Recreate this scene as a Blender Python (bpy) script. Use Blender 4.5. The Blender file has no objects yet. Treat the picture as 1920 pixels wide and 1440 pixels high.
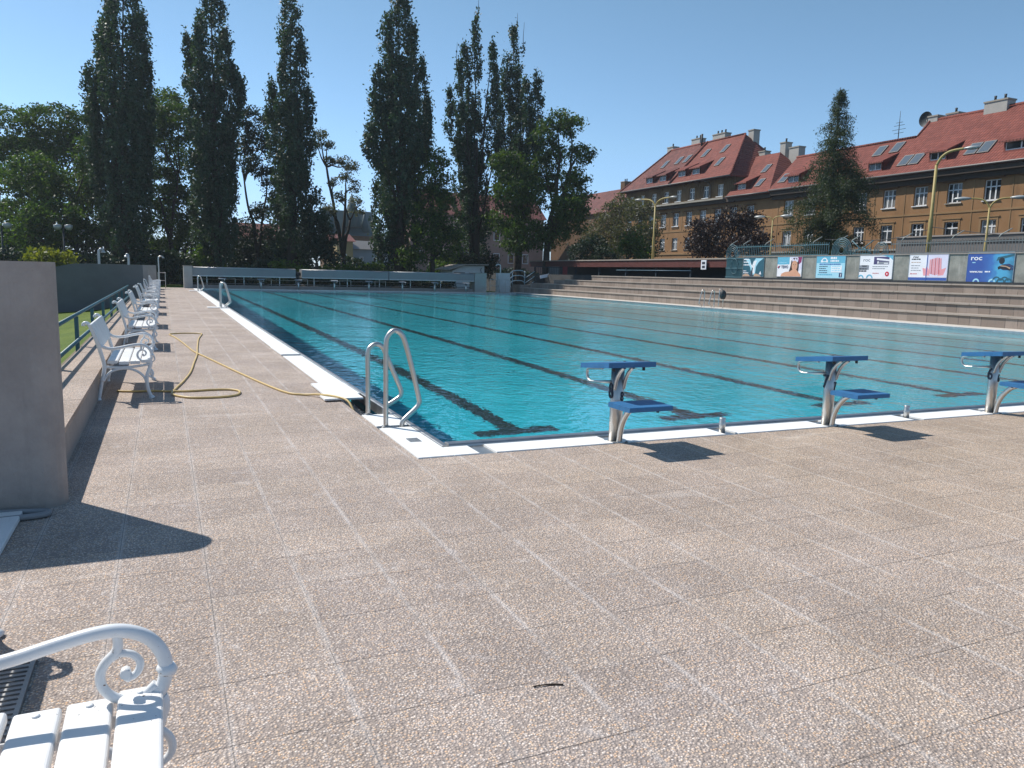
import bpy, math, random
import numpy as np
from mathutils import Vector, Matrix
R = math.radians
# ---------------------------------------------------------------- camera, sky, sun, exposure
SC = bpy.context.scene
COL = SC.collection
CAM_F, CAM_YAW, CAM_PITCH, CAM_ROLL = 1449.26, .4231, .1407, .0248
CAM_LOC = (-2.0901, -5.7262, 1.4338)
cy_, sy_, cp_, sp_ = math.cos(CAM_YAW), math.sin(CAM_YAW), math.cos(CAM_PITCH), math.sin(CAM_PITCH)
fw = Vector((sy_*cp_, cy_*cp_, -sp_)); rt = Vector((cy_, -sy_, 0)); up = rt.cross(fw)
r2 = rt*math.cos(CAM_ROLL) + up*math.sin(CAM_ROLL); u2 = up*math.cos(CAM_ROLL) - rt*math.sin(CAM_ROLL)
cd = bpy.data.cameras.new("camera"); co = bpy.data.objects.new("camera", cd); COL.objects.link(co)
m = Matrix((r2, u2, -fw)).transposed().to_4x4(); m.translation = CAM_LOC; co.matrix_world = m
cd.sensor_width = 36; cd.lens = CAM_F/1920*36; cd.clip_start = .05; cd.clip_end = 3000
SC.camera = co
SUN_TO = Vector((-.53, .71, 1.0)).normalized()          # direction towards the sun
SUN_EL = math.asin(SUN_TO.z); SUN_AZ = math.atan2(SUN_TO.x, SUN_TO.y)
W = bpy.data.worlds.new("World"); SC.world = W; W.use_nodes = True
wn = W.node_tree; bg = wn.nodes["Background"]
sky = wn.nodes.new("ShaderNodeTexSky"); sky.sky_type = 'NISHITA'; sky.sun_disc = False
sky.sun_elevation = SUN_EL; sky.sun_rotation = SUN_AZ; sky.air_density = 1.0; sky.dust_density = 0.25; sky.ozone_density = 1.5
sky.altitude = 300
# the pale blue summer haze band low over the horizon
tc = wn.nodes.new("ShaderNodeTexCoord"); sx = wn.nodes.new("ShaderNodeSeparateXYZ"); wn.links.new(tc.outputs["Generated"], sx.inputs[0])
mr = wn.nodes.new("ShaderNodeMapRange"); wn.links.new(sx.outputs[2], mr.inputs[0]); mr.inputs[1].default_value = -.02; mr.inputs[2].default_value = .42; mr.interpolation_type = 'SMOOTHSTEP'
rp = wn.nodes.new("ShaderNodeValToRGB"); wn.links.new(mr.outputs[0], rp.inputs[0]); e_ = rp.color_ramp.elements
e_[0].position = 0; e_[0].color = (.74,.94,1.42,1); e_[1].position = 1; e_[1].color = (.86,1.02,.99,1); e3_ = e_.new(.35); e3_.color = (.88,1.06,1.20,1)
mm = wn.nodes.new("ShaderNodeMixRGB"); mm.blend_type = 'MULTIPLY'; mm.inputs[0].default_value = 1; wn.links.new(sky.outputs[0], mm.inputs[1]); wn.links.new(rp.outputs[0], mm.inputs[2])
wn.links.new(mm.outputs[0], bg.inputs[0]); bg.inputs[1].default_value = .097
sl = bpy.data.lights.new("sun", 'SUN'); sl.energy = 4.0; sl.angle = R(.53); sl.color = (1, .955, .88)
so = bpy.data.objects.new("sun", sl); COL.objects.link(so); so.rotation_euler = (-SUN_TO).to_track_quat('-Z', 'Y').to_euler()
so.location = (-20, 30, 40)
SC.view_settings.view_transform = 'Standard'; SC.view_settings.look = 'None'; SC.view_settings.gamma = 1
SC.view_settings.use_curve_mapping = False; SC.view_settings.exposure = 0.36
SC.render.engine = 'CYCLES'
cyc = SC.cycles; cyc.max_bounces = 8; cyc.transparent_max_bounces = 8; cyc.transmission_bounces = 6; cyc.caustics_refractive = True
cyc.caustics_reflective = False; cyc.use_denoising = True; cyc.sample_clamp_indirect = 6; cyc.blur_glossy = .5

# ---------------------------------------------------------------- helpers
class MB:
    """collects faces; build() links them as one mesh object"""
    def __init__(s): s.v = []; s.f = []; s.m = []; s.sm = []; s.mi = 0; s.smooth = False
    def add(s, vs, fs):
        o = len(s.v); s.v += [tuple(p) for p in vs]
        for f in fs: s.f.append([o+i for i in f]); s.m.append(s.mi); s.sm.append(s.smooth)
        return s
    def quad(s, *p): return s.add(p, [list(range(len(p)))])
    def box(s, a, b, bev=0):
        x0, y0, z0 = a; x1, y1, z1 = b
        return s.add([(x0,y0,z0),(x1,y0,z0),(x1,y1,z0),(x0,y1,z0),(x0,y0,z1),(x1,y0,z1),(x1,y1,z1),(x0,y1,z1)],
                     [(3,2,1,0),(4,5,6,7),(0,1,5,4),(1,2,6,5),(2,3,7,6),(3,0,4,7)])
    def rbox(s, a, b, r=.01, axis=1):
        """box rounded along one axis (rounded profile)"""
        lo = list(a); hi = list(b); ax = [i for i in range(3) if i != axis]
        pr = []
        for k, (cx, cz) in enumerate(((hi[ax[0]]-r, hi[ax[1]]-r), (lo[ax[0]]+r, hi[ax[1]]-r), (lo[ax[0]]+r, lo[ax[1]]+r), (hi[ax[0]]-r, lo[ax[1]]+r))):
            for j in range(4):
                t = math.pi/2*(k + j/3); pr.append((cx+r*math.cos(t), cz+r*math.sin(t)))
        return s.prism(pr, lo[axis], hi[axis], axis)
    def prism(s, prof, t0, t1, axis=1):
        n = len(prof); vs = []
        for t in (t0, t1):
            for (u, w) in prof:
                vs.append((t,u,w) if axis == 0 else ((u,t,w) if axis == 1 else (u,w,t)))
        fs = [[i, (i+1) % n, n+(i+1) % n, n+i] for i in range(n)] + [list(range(n))[::-1], list(range(n, 2*n))]
        return s.add(vs, fs)
    def tube(s, pts, rad, n=8, cap=True, flat=None):
        """swept tube; rad number or list; flat=(a,b) scales the ring"""
        P = [Vector(p) for p in pts]; N = len(P); rr = rad if isinstance(rad, (list, tuple)) else [rad]*N
        tang = []
        for i in range(N):
            t = (P[min(i+1, N-1)]-P[max(i-1, 0)]); tang.append(t.normalized() if t.length > 1e-9 else Vector((0,0,1)))
        ref = Vector((0,1,0)) if abs(tang[0].y) < .9 else Vector((1,0,0))
        if flat: ref = Vector(flat[2]) if len(flat) > 2 else ref
        a = tang[0].cross(ref).normalized(); vs = []
        for i in range(N):
            a = (a - tang[i]*a.dot(tang[i])).normalized(); b = tang[i].cross(a)
            for k in range(n):
                th = 2*math.pi*k/n; ca, sa = math.cos(th), math.sin(th)
                if flat: ca *= flat[0]; sa *= flat[1]
                vs.append(P[i] + (a*ca + b*sa)*rr[i])
        fs = [[i*n+k, i*n+(k+1) % n, (i+1)*n+(k+1) % n, (i+1)*n+k] for i in range(N-1) for k in range(n)]
        sm = s.smooth; s.smooth = True; s.add(vs, fs); s.smooth = sm
        if cap:
            o = len(s.v) - len(vs)
            for ring in (list(range(n))[::-1], [(N-1)*n+k for k in range(n)]):
                s.f.append([o+i for i in ring]); s.m.append(s.mi); s.sm.append(False)
        return s
    def xf(s, M, start=0):
        for i in range(start, len(s.v)): s.v[i] = tuple(M @ Vector(s.v[i]))
        return s
    def build(s, name, mat, parent=None, loc=None):
        me = bpy.data.meshes.new(name); me.from_pydata(s.v, [], s.f)
        mats = mat if isinstance(mat, (list, tuple)) else [mat]
        for x in mats: me.materials.append(x)
        me.polygons.foreach_set("material_index", s.m); me.polygons.foreach_set("use_smooth", s.sm); me.update()
        o = bpy.data.objects.new(name, me); COL.objects.link(o)
        if parent: o.parent = parent
        if loc: o.location = loc
        return o
def tag(o, label=None, cat=None, group=None, kind=None):
    if label: o["label"] = label
    if cat: o["category"] = cat
    if group: o["group"] = group
    if kind: o["kind"] = kind
    return o
def thing(name, label, cat, loc=(0,0,0), rz=0, group=None):
    o = bpy.data.objects.new(name, None); COL.objects.link(o); o.location = loc; o.rotation_euler = (0,0,rz); o.empty_display_size = .2
    return tag(o, label, cat, group)
KIDS = {}
def copy_tree(o, loc=None, label=None, group=None, parent=None):
    c = o.copy(); COL.objects.link(c)
    if parent: c.parent = parent
    for ch in [x for x in list(bpy.data.objects) if x.parent == o]: copy_tree(ch, parent=c)
    if loc is not None: c.location = loc
    if label: c["label"] = label
    if group: c["group"] = group
    return c
def smooth_path(pts, k=6):
    P = [Vector(p) for p in pts]; out = []
    for i in range(len(P)-1):
        p0 = P[max(i-1,0)]; p1 = P[i]; p2 = P[i+1]; p3 = P[min(i+2, len(P)-1)]
        for j in range(k):
            t = j/k
            out.append(.5*((2*p1)+(p2-p0)*t+(2*p0-5*p1+4*p2-p3)*t*t+(3*p1-p0-3*p2+p3)*t**3))
    return out + [P[-1]]
def text_obj(name, s, size, mat, parent=None, M=None, ext=.003, bold=0, sx=1):
    cu = bpy.data.curves.new(name, 'FONT'); cu.body = s; cu.size = size; cu.extrude = ext; cu.align_x = 'CENTER'; cu.align_y = 'CENTER'; cu.offset = bold; cu.resolution_u = 4
    t = bpy.data.objects.new(name, cu); COL.objects.link(t)
    me = bpy.data.meshes.new_from_object(t.evaluated_get(bpy.context.evaluated_depsgraph_get()))
    bpy.data.objects.remove(t); me.materials.clear(); me.materials.append(mat)
    if sx != 1: me.transform(Matrix.Diagonal((sx,1,1,1)))
    if M is not None: me.transform(M)
    o = bpy.data.objects.new(name, me); COL.objects.link(o); o.parent = parent
    return o

# ---------------------------------------------------------------- materials
def lin(h):
    c = [int(h[i:i+2], 16)/255 for i in (0, 2, 4)]
    return tuple(x/12.92 if x <= .04045 else ((x+.055)/1.055)**2.4 for x in c) + (1,)
class NT:
    def __init__(s, name):
        s.mat = bpy.data.materials.new(name); s.mat.use_nodes = True; s.t = s.mat.node_tree
        s.b = s.t.nodes["Principled BSDF"]; s.out = s.t.nodes["Material Output"]
    def n(s, typ, **kw):
        nd = s.t.nodes.new("ShaderNode"+typ)
        for k, v in kw.items():
            if k.startswith('_'): setattr(nd, k[1:], v)
            else:
                key = int(k[1:]) if k[0] == 'i' and k[1:].isdigit() else k
                s.set(nd.inputs[key], v)
        return nd
    def set(s, inp, v):
        if hasattr(v, 'outputs'): v = v.outputs[0]
        if hasattr(v, 'is_output'): s.t.links.new(v, inp)
        else: inp.default_value = v
    def math(s, op, a, b=0, c=None):
        nd = s.n("Math", _operation=op, i0=a, i1=b)
        if c is not None: s.set(nd.inputs[2], c)
        return nd
    def mix(s, f, a, b, bt='MIX'):
        nd = s.n("MixRGB", _blend_type=bt); s.set(nd.inputs[0], f); s.set(nd.inputs[1], a); s.set(nd.inputs[2], b); return nd
    def ramp(s, f, stops, interp='LINEAR'):
        nd = s.n("ValToRGB"); s.set(nd.inputs[0], f); e = nd.color_ramp.elements; nd.color_ramp.interpolation = interp
        while len(e) < len(stops): e.new(.5)
        for i, (p, c) in enumerate(stops): e[i].position = p; e[i].color = c if len(c) == 4 else (*c, 1)
        return nd
    def step(s, v, a, b):
        nd = s.n("MapRange", _interpolation_type='SMOOTHSTEP'); s.set(nd.inputs[0], v); nd.inputs[1].default_value = a; nd.inputs[2].default_value = b; return nd
    def noise(s, vec, scale, detail=4, rough=.5):
        return s.n("TexNoise", Vector=vec, Scale=scale, Detail=detail, Roughness=rough)
    def pos(s): return s.n("NewGeometry").outputs["Position"]
    def obj(s): return s.n("TexCoord").outputs["Object"]
    def bump(s, h, strength=.3, dist=.01):
        nd = s.n("Bump", Height=h, Strength=strength, Distance=dist); s.t.links.new(nd.outputs[0], s.b.inputs["Normal"]); return nd
    def fin(s, col=None, rough=.6, metal=0, spec=.5):
        if col is not None: s.set(s.b.inputs["Base Color"], col)
        s.set(s.b.inputs["Roughness"], rough); s.b.inputs["Metallic"].default_value = metal; s.b.inputs["Specular IOR Level"].default_value = spec
        return s.mat
def mix4(a, k): return tuple(x*k for x in a[:3]) + (1,)
def simple(name, col, rough=.5, metal=0, var=.12, scale=6, bump=0, spec=.5, coords='pos'):
    t = NT(name); p = t.pos() if coords == 'pos' else t.obj()
    nz = t.noise(p, scale, 5, .6); c = t.mix(t.ramp(nz, [(.3, (0,0,0)), (.7, (1,1,1))]), mix4(col, 1-var), mix4(col, 1+var))
    r = t.math('MULTIPLY_ADD', nz, .2, rough-.1)
    if bump: t.bump(t.noise(p, scale*8, 3), bump, .01)
    return t.fin(c, r, metal, spec)
def aggregate(name, tiles=True, tint=(1,1,1,1)):
    t = NT(name); p = t.pos()
    vo = t.n("TexVoronoi", Vector=p, Scale=112.0); vo.feature = 'F1'
    sep = t.n("SeparateColor", Color=vo.outputs["Color"])
    peb = t.ramp(sep.outputs[0], [(0, (.15,.125,.11)), (.18, (.27,.23,.20)), (.42, (.385,.325,.28)), (.6, (.45,.35,.255)), (.72, (.43,.285,.18)), (.8, (.35,.31,.285)), (1, (.53,.475,.42))])
    gap = t.step(vo.outputs["Distance"], .62, .30)
    col = t.mix(gap, (.205,.175,.155,1), peb)
    big = t.noise(p, .9, 5, .65); col = t.mix(t.step(big, .35, .68), t.mix(1.0, col, (.90,.885,.87,1), 'MULTIPLY'), t.mix(1.0, col, (1.10,1.09,1.09,1), 'MULTIPLY'))
    smear = t.n('Mapping', Vector=p); smear.inputs[3].default_value = (.5,2.2,1); smear.inputs[2].default_value = (0,0,.25); col = t.mix(t.math('MULTIPLY', t.step(t.noise(smear, .8, 6, .7), .58, .74), .35), col, (.46,.43,.405,1))
    grime = t.noise(p, 7, 5, .65); col = t.mix(t.step(grime, .55, .9), col, (.38,.355,.34,1))
    if tiles:
        xyz = t.n("SeparateXYZ", Vector=p)
        gx = t.math('DIVIDE', t.math('ADD', xyz.outputs[0], 1.95+39), .39); gy = t.math('DIVIDE', t.math('ADD', xyz.outputs[1], 2.15+39), .385)
        fx = t.math('ABSOLUTE', t.math('SUBTRACT', t.math('FRACT', gx), .5)); fy = t.math('ABSOLUTE', t.math('SUBTRACT', t.math('FRACT', gy), .5))
        cell = t.n("CombineXYZ", X=t.math('FLOOR', gx), Y=t.math('FLOOR', gy)); wn_ = t.n("TexWhiteNoise", Vector=cell)
        sl_ = t.n("SeparateColor", Color=wn_.outputs["Color"])
        tintc = t.mix(sl_.outputs[0], (.94,.93,.93,1), (1.06,1.045,1.02,1)); col = t.mix(1.0, col, tintc, 'MULTIPLY')
        n1 = t.noise(p, 2.3, 4, .7); n2 = t.noise(p, 3.1, 4, .7)
        # pale lime deposit along the joints that run with the pool
        halo = t.math('MULTIPLY', t.step(fx, .445, .5), t.math('MULTIPLY_ADD', t.step(n1, .36, .64), .75, .25)); col = t.mix(t.math("MULTIPLY", halo, .40), col, (.43,.405,.385,1))
        halo2 = t.math('MULTIPLY', t.step(fy, .455, .499), t.step(n2, .55, .72)); col = t.mix(t.math('MULTIPLY', halo2, .4), col, (.42,.40,.38,1))
        lft = t.step(xyz.outputs[0], -1.0, -1.9); jx = t.math('MULTIPLY', t.step(fx, .493, .4965), t.math('ADD', t.step(n1, .56, .40), t.math('MULTIPLY', lft, .8))); jx.use_clamp = True; col = t.mix(t.math('MULTIPLY', jx, .72), col, (.10,.09,.08,1))
        jx2 = t.math('MULTIPLY', t.step(fx, .4925, .496), t.math('MULTIPLY', t.step(n1, .28, .46), t.math('SUBTRACT', 1.0, lft))); col = t.mix(t.math('MULTIPLY', jx2, .16), col, (.44,.41,.385,1))
        jy = t.math('MULTIPLY', t.step(fy, .4905, .495), t.math('MULTIPLY_ADD', t.step(n2, .62, .44), .7, .3)); col = t.mix(t.math('MULTIPLY', jy, .85), col, (.075,.065,.06,1))
    col = t.mix(1.0, col, t.mix(t.step(t.math('MULTIPLY_ADD', t.n('SeparateXYZ', Vector=p).outputs[0], .13, t.noise(p, .5, 4)), .25, 1.15), (1.62*tint[0],1.62*tint[1],1.67*tint[2],1), (1.60*tint[0],1.53*tint[1],1.43*tint[2],1)), 'MULTIPLY')
    t.bump(t.math('SUBTRACT', 1.0, vo.outputs["Distance"]), .9, .006)
    return t.fin(col, .82, 0, .2)
M = {}
M['paver'] = aggregate('exposed_aggregate_pavers')
M['aggregate'] = aggregate('exposed_aggregate', False, (1.0,.97,.93,1))
M['concrete'] = simple('rough_concrete', (.33,.29,.262,1), .85, 0, .12, 3, .35)
def stained_concrete(name, a, b, st):
    t = NT(name); p = t.pos(); n1 = t.noise(p, 2.2, 7, .7); c = t.mix(t.step(n1, .3, .72), a, b); mp = t.n("Mapping", Vector=p); mp.inputs[3].default_value = (3.5,3.5,.35)
    c = t.mix(t.math('MULTIPLY', t.step(t.noise(mp, 1.6, 6, .7), .5, .78), .55), c, st); xyz = t.n("SeparateXYZ", Vector=p)
    low = t.math('MULTIPLY', t.step(xyz.outputs[2], .28, .0), t.step(t.noise(p, 5, 5, .7), .3, .62)); c = t.mix(t.math('MULTIPLY', low, .5), c, st)
    vo = t.n("TexVoronoi", Vector=p, Scale=34.0); pit = t.step(vo.outputs["Distance"], .16, .06); c = t.mix(t.math('MULTIPLY', pit, t.math('MULTIPLY', t.step(t.noise(p, 6), .55, .65), .25)), c, mix4(st, .6))
    t.bump(t.math('ADD', t.noise(p, 45, 4), t.math('MULTIPLY', n1, 1.5)), .5, .012); return t.fin(c, .9, 0, .2)
M['wall_near'] = stained_concrete('weathered_wall_concrete', (.34,.295,.27,1), (.44,.385,.352,1), (.25,.22,.20,1))
def worn(name, col, rough, chip):
    t = NT(name); p = t.pos(); n1 = t.noise(p, 6, 5, .6); c = t.mix(t.step(n1, .35, .8), col, mix4(col, .88)); n2 = t.noise(p, 75, 3, .6); n3 = t.noise(p, 3.2, 3)
    m_ = t.math('MULTIPLY', t.step(n2, .66, .70), t.step(n3, .52, .62)); c = t.mix(m_, c, chip); mp = t.n("Mapping", Vector=p); mp.inputs[3].default_value = (14,1.2,14)
    c = t.mix(t.math('MULTIPLY', t.step(t.noise(mp, 3, 4, .6), .6, .75), .3), c, mix4(col, .72)); t.bump(t.math('SUBTRACT', n1, m_), .2, .004); return t.fin(c, rough, 0, .45)
M['concrete_light'] = simple('pale_concrete', (.42,.40,.37,1), .8, 0, .1, 2.5, .2)
def steps_mat():
    t = NT('terrace_concrete'); p = t.pos(); xyz = t.n("SeparateXYZ", Vector=p)
    y = t.math('DIVIDE', xyz.outputs[1], .43); row = t.math('FLOOR', t.math('DIVIDE', xyz.outputs[2], .36))
    yy = t.math('ADD', y, t.math('MULTIPLY', row, .37)); cell = t.n("CombineXYZ", X=t.math('FLOOR', yy), Y=row); w = t.n("TexWhiteNoise", Vector=cell)
    col = t.mix(t.n("SeparateColor", Color=w.outputs["Color"]).outputs[0], (.225,.178,.148,1), (.315,.255,.215,1))
    st = t.n("Mapping", Vector=p); st.inputs[3].default_value = (1,3,.5); col = t.mix(t.step(t.noise(st, 1.5, 5, .7), .5, .78), col, (.19,.16,.135,1))
    fr = t.math('ABSOLUTE', t.math('SUBTRACT', t.math('FRACT', yy), .5)); j = t.math('MULTIPLY', t.step(fr, .455, .48), t.step(t.noise(p, 1.7), .40, .55))
    col = t.mix(t.math('MULTIPLY', j, .8), col, (.11,.09,.078,1)); t.bump(t.noise(p, 30, 4), .3, .01)
    return t.fin(col, .85)
M['steps'] = steps_mat()
M['coping'] = simple('terrace_coping', (0.368,0.308,0.26,1), .8, 0, .12, 2, .2)
M['white_grate'] = None
def grate_mat():
    t = NT('white_plastic_grating'); p = t.pos(); xyz = t.n("SeparateXYZ", Vector=p)
    s1 = t.math('FRACT', t.math('MULTIPLY', xyz.outputs[0], 40.0)); s2 = t.math('FRACT', t.math('MULTIPLY', xyz.outputs[1], 40.0))
    d = t.noise(p, 4, 5, .6); c = t.mix(t.step(d, .6, .9), (.93,.925,.91,1), (.80,.795,.78,1))
    return t.fin(c, .45)
M['white_grate'] = grate_mat()
M['steel'] = simple('brushed_steel', (.56,.545,.52,1), .40, 1, .04, 20)
M['steel_dull'] = simple('dull_steel', (.42,.42,.42,1), .42, 1, .12, 8)
M['blue'] = simple('blue_grp', (.027,.145,.33,1), .5, 0, .12, 14, .3)
M['numeral'] = simple('dark_numeral', (.012,.02,.045,1), .5, 0, .05)
M['white_paint'] = worn('white_gloss_paint', (.80,.81,.82,1), .34, (.13,.07,.04,1))
M['white_slat'] = worn('white_painted_slat', (.83,.82,.81,1), .45, (.10,.075,.06,1))
M['hose'] = simple('yellow_hose', (0.63,0.45,0.18,1), .45, 0, .08, 9)
M['teal_paint'] = simple('blue_green_paint', (.035,.12,.155,1), .45, 0, .15, 8)
M['dark'] = simple('flat_dark', (.02,.022,.025,1), .8, 0, .2)
M['black_iron'] = simple('dark_cast_iron', (.035,.04,.045,1), .6, .3, .2, 9)
# ---------------------------------------------------------------- ground, deck, pool, water
PX0, PX1, PY0, PY1 = 0.0, 23.1, .28, 50.0
def grass_mat():
    t = NT('mown_grass'); p = t.pos(); n1 = t.noise(p, .9, 4, .6); n2 = t.noise(p, 26, 4, .7)
    c = t.mix(t.step(n1, .3, .7), (.085,.14,.010,1), (.135,.185,.015,1)); c = t.mix(t.step(n2, .35, .75), c, t.mix(1.0, c, (.55,.6,.5,1), 'MULTIPLY')); t.bump(n2, .9, .03)
    return t.fin(c, .8, 0, .2)
M['grass'] = grass_mat()
M['earth'] = simple('bare_earth', (.16,.125,.085,1), .95, 0, .3, 5, .5)
M['park_ground'] = simple('park_ground', (.06,.075,.03,1), .95, 0, .4, 1.2, .6)
M['asphalt'] = simple('asphalt', (.06,.06,.06,1), .9, 0, .15, 9, .2)
def ring(mb, outer, inner, z):
    X0, Y0, X1, Y1 = outer; x0, y0, x1, y1 = inner
    for q in ((X0,Y0,X1,y0), (X0,y1,X1,Y1), (X0,y0,x0,y1), (x1,y0,X1,y1)):
        mb.quad((q[0],q[1],z), (q[2],q[1],z), (q[2],q[3],z), (q[0],q[3],z))
    return mb
tag(ring(MB(), (-900,-600,1200,1500), (-.6,-.4,PX1+.3,PY1+.3), -.42).build('ground', M['park_ground']), kind='structure')
# paved deck round the pool: sheet with a hole, its left edge under the kerb wall
dk = MB(); ring(dk, (-2.80,-12,24.3,51.6), (-.34,-.10,PX1+.06,PY1+.06), 0)
dk.quad((-9,-12,0), (-2.80,-12,0), (-2.80,-.4,0), (-9,-.4,0))
tag(dk.build('pool_deck', M['paver']), kind='structure')
# lawn left of the kerb wall, falling away to the left
lw = MB()
gx = [-3.15,-3.45,-4.2,-5.5,-8,-14,-40]; gz = [.10,.03,-.12,-.22,-.3,-.34,-.36]; gy = [-.35,4,8,14,20,24.3]
lw.mi = 0
for i in range(len(gx)-1):
    lw.mi = 1 if i == 0 else 0
    for j in range(len(gy)-1):
        lw.quad((gx[i+1],gy[j],gz[i+1]), (gx[i],gy[j],gz[i]), (gx[i],gy[j+1],gz[i]), (gx[i+1],gy[j+1],gz[i+1]))
tag(lw.build('lawn', [M['grass'], M['earth']]), kind='structure')
tag(MB().box((-60,51.65,-.4), (24,64,-.06)).build('far_lawn', M['grass']), kind='structure')
# basin
def floor_mat():
    t = NT('pool_liner'); p = t.pos(); n1 = t.noise(p, .6, 3); c = t.mix(t.step(n1, .3, .7), (.05,.62,.77,1), (.078,.69,.83,1))
    return t.fin(c, .5, 0, .2)
M['liner'] = floor_mat(); M['lane_line'] = simple('lane_line', (.018,.03,.04,1), .6)
prof = [(PY0,-1.38), (10,-1.42), (30,-1.8), (PY1,-1.9)]
bs = MB()
for (ya, za), (yb, zb) in zip(prof[:-1], prof[1:]): bs.quad((PX0,ya,za), (PX1,ya,za), (PX1,yb,zb), (PX0,yb,zb))
for x, fl in ((PX0, 1), (PX1, -1)):
    pts = [(x,PY0,0)] + [(x,y,z) for y, z in prof] + [(x,PY1,0)]; bs.quad(*(pts[::fl]))
bs.quad((PX0,PY0,-1.38), (PX0,PY0,0), (PX1,PY0,0), (PX1,PY0,-1.38)); bs.quad((PX0,PY1,0), (PX0,PY1,-1.9), (PX1,PY1,-1.9), (PX1,PY1,0))
basin = tag(bs.build('pool_basin', M['liner']), kind='structure')
def zf(y):
    for (ya, za), (yb, zb) in zip(prof[:-1], prof[1:]):
        if ya <= y <= yb: return za+(zb-za)*(y-ya)/(yb-ya)
    return prof[-1][1]
ll = MB()
for k in range(9):
    x = 1.5+2.5*k; ys = [2.2,10,20,30,40,48]
    for a, b in zip(ys[:-1], ys[1:]): ll.quad((x-.125,a,zf(a)+.004), (x+.125,a,zf(a)+.004), (x+.125,b,zf(b)+.004), (x-.125,b,zf(b)+.004))
    for y in (2.0, 48.0): ll.quad((x-.5,y,zf(y)+.006), (x+.5,y,zf(y)+.006), (x+.5,y+.25,zf(y+.25)+.006), (x-.5,y+.25,zf(y+.25)+.006))
lanes = tag(ll.build('lane_markings', M['lane_line']), kind='structure')
def water_mat():
    t = NT('pool_water'); t.t.nodes.remove(t.b); p = t.pos()
    mp = t.n("Mapping", Vector=p); mp.inputs[3].default_value = (1, .8, 1); mp.inputs[2].default_value = (0, 0, R(25))
    n1 = t.noise(mp, 8.5, 2, .5); n2 = t.noise(mp, 2.0, 2, .5); n3 = t.noise(mp, 20, 1, .5)
    h = t.math('ADD', t.math('MULTIPLY', n1, .50), t.math('ADD', t.math('MULTIPLY', n2, .75), t.math('MULTIPLY', n3, .10)))
    calm = t.step(t.noise(p, .16, 2), .35, .7); h = t.math('MULTIPLY', h, t.math('MULTIPLY_ADD', calm, .7, .5))
    b = t.n("Bump", Height=h, Strength=1.0, Distance=WAVE)
    rf = t.n("BsdfRefraction", Color=(.86,1,1,1), Roughness=0, IOR=1.333); gl = t.n("BsdfGlossy", Color=(1,1,1,1), Roughness=.03)
    fr = t.n("Fresnel", IOR=1.333); tr = t.n("BsdfTransparent", Color=(.75,.93,.96,1))
    b2 = t.n("Bump", Height=h, Strength=1.0, Distance=WAVE*.42)
    for nd in (gl, fr): t.t.links.new(b.outputs[0], nd.inputs["Normal"])
    t.t.links.new(b2.outputs[0], rf.inputs["Normal"])
    m0 = t.n("MixShader"); m0.inputs[0].default_value = WATER_T
    t.t.links.new(rf.outputs[0], m0.inputs[1]); t.t.links.new(tr.outputs[0], m0.inputs[2])
    m1 = t.n("MixShader"); t.t.links.new(fr.outputs[0], m1.inputs[0]); t.t.links.new(m0.outputs[0], m1.inputs[1]); t.t.links.new(gl.outputs[0], m1.inputs[2])
    t.t.links.new(m1.outputs[0], t.out.inputs[0]); return t.mat
WAVE = .042; WATER_T = 0.0
M['water'] = water_mat()
wm = MB(); wm.smooth = True; wm.quad((PX0+.001,PY0+.001,-.03), (PX1-.001,PY0+.001,-.03), (PX1-.001,PY1-.001,-.03), (PX0+.001,PY1-.001,-.03))
water = tag(wm.build('pool_water', M['water']), kind='structure')
water.cycles.is_caustics_caster = True
for o in (basin, lanes): o.cycles.is_caustics_receiver = True
sl.cycles.is_caustics_light = True
# ---------------------------------------------------------------- pool edge
rim = MB()
rim.rbox((-.035,PY0-.06,-.10), (.022,PY1,.018), .012, 1); rim.rbox((.022,PY0-.075,-.12), (PX1,PY0+.045,.03), .03, 0)
rim.rbox((PX1-.02,PY0+.02,-.10), (PX1+.05,PY1,.016), .012, 1); rim.box((.022,PY1-.02,-.1), (PX1-.02,PY1+.05,.015))
tag(rim.build('pool_rim', M['steel_dull']), kind='structure')
ch = MB(); ch.quad((-.34,-.1,-.17), (-.034,-.1,-.17), (-.034,PY1,-.17), (-.34,PY1,-.17)); ch.quad((-.034,-.1,-.169), (PX1,-.1,-.169), (PX1,.22,-.169), (-.034,.22,-.169))
ch.quad((-.34,-.1,-.17), (-.34,PY1,-.17), (-.34,PY1,0), (-.34,-.1,0)); ch.quad((-.34,-.1,-.17), (-.34,-.1,0), (PX1,-.1,0), (PX1,-.1,-.17))
tag(ch.build('overflow_channel', M['steel_dull']), kind='structure')
ft = MB()   # small steel cross plates that carry blocks and pegs in the channel
for x in (.25, 1.5, 2.72, 4.0, 5.22, 6.5, 7.72, 9.0): ft.box((x-.07,-.1,-.02), (x+.07,.2,-.004))
ft.box((-.34,1.13,-.02), (-.036,1.85,-.006))
tag(ft.build('channel_crossplates', M['steel']), kind='structure')
M['coping_pale'] = simple('pale_coping', (.58,.53,.47,1), .8, 0, .08, 1.5)
cp = MB(); cp.box((PX1+.055,PY0,-.1), (24.2,51.5,.02)); tag(cp.build('far_side_coping', M['coping_pale']), kind='structure')
G_ = 'white overflow grating panels along the pool edge'
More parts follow.
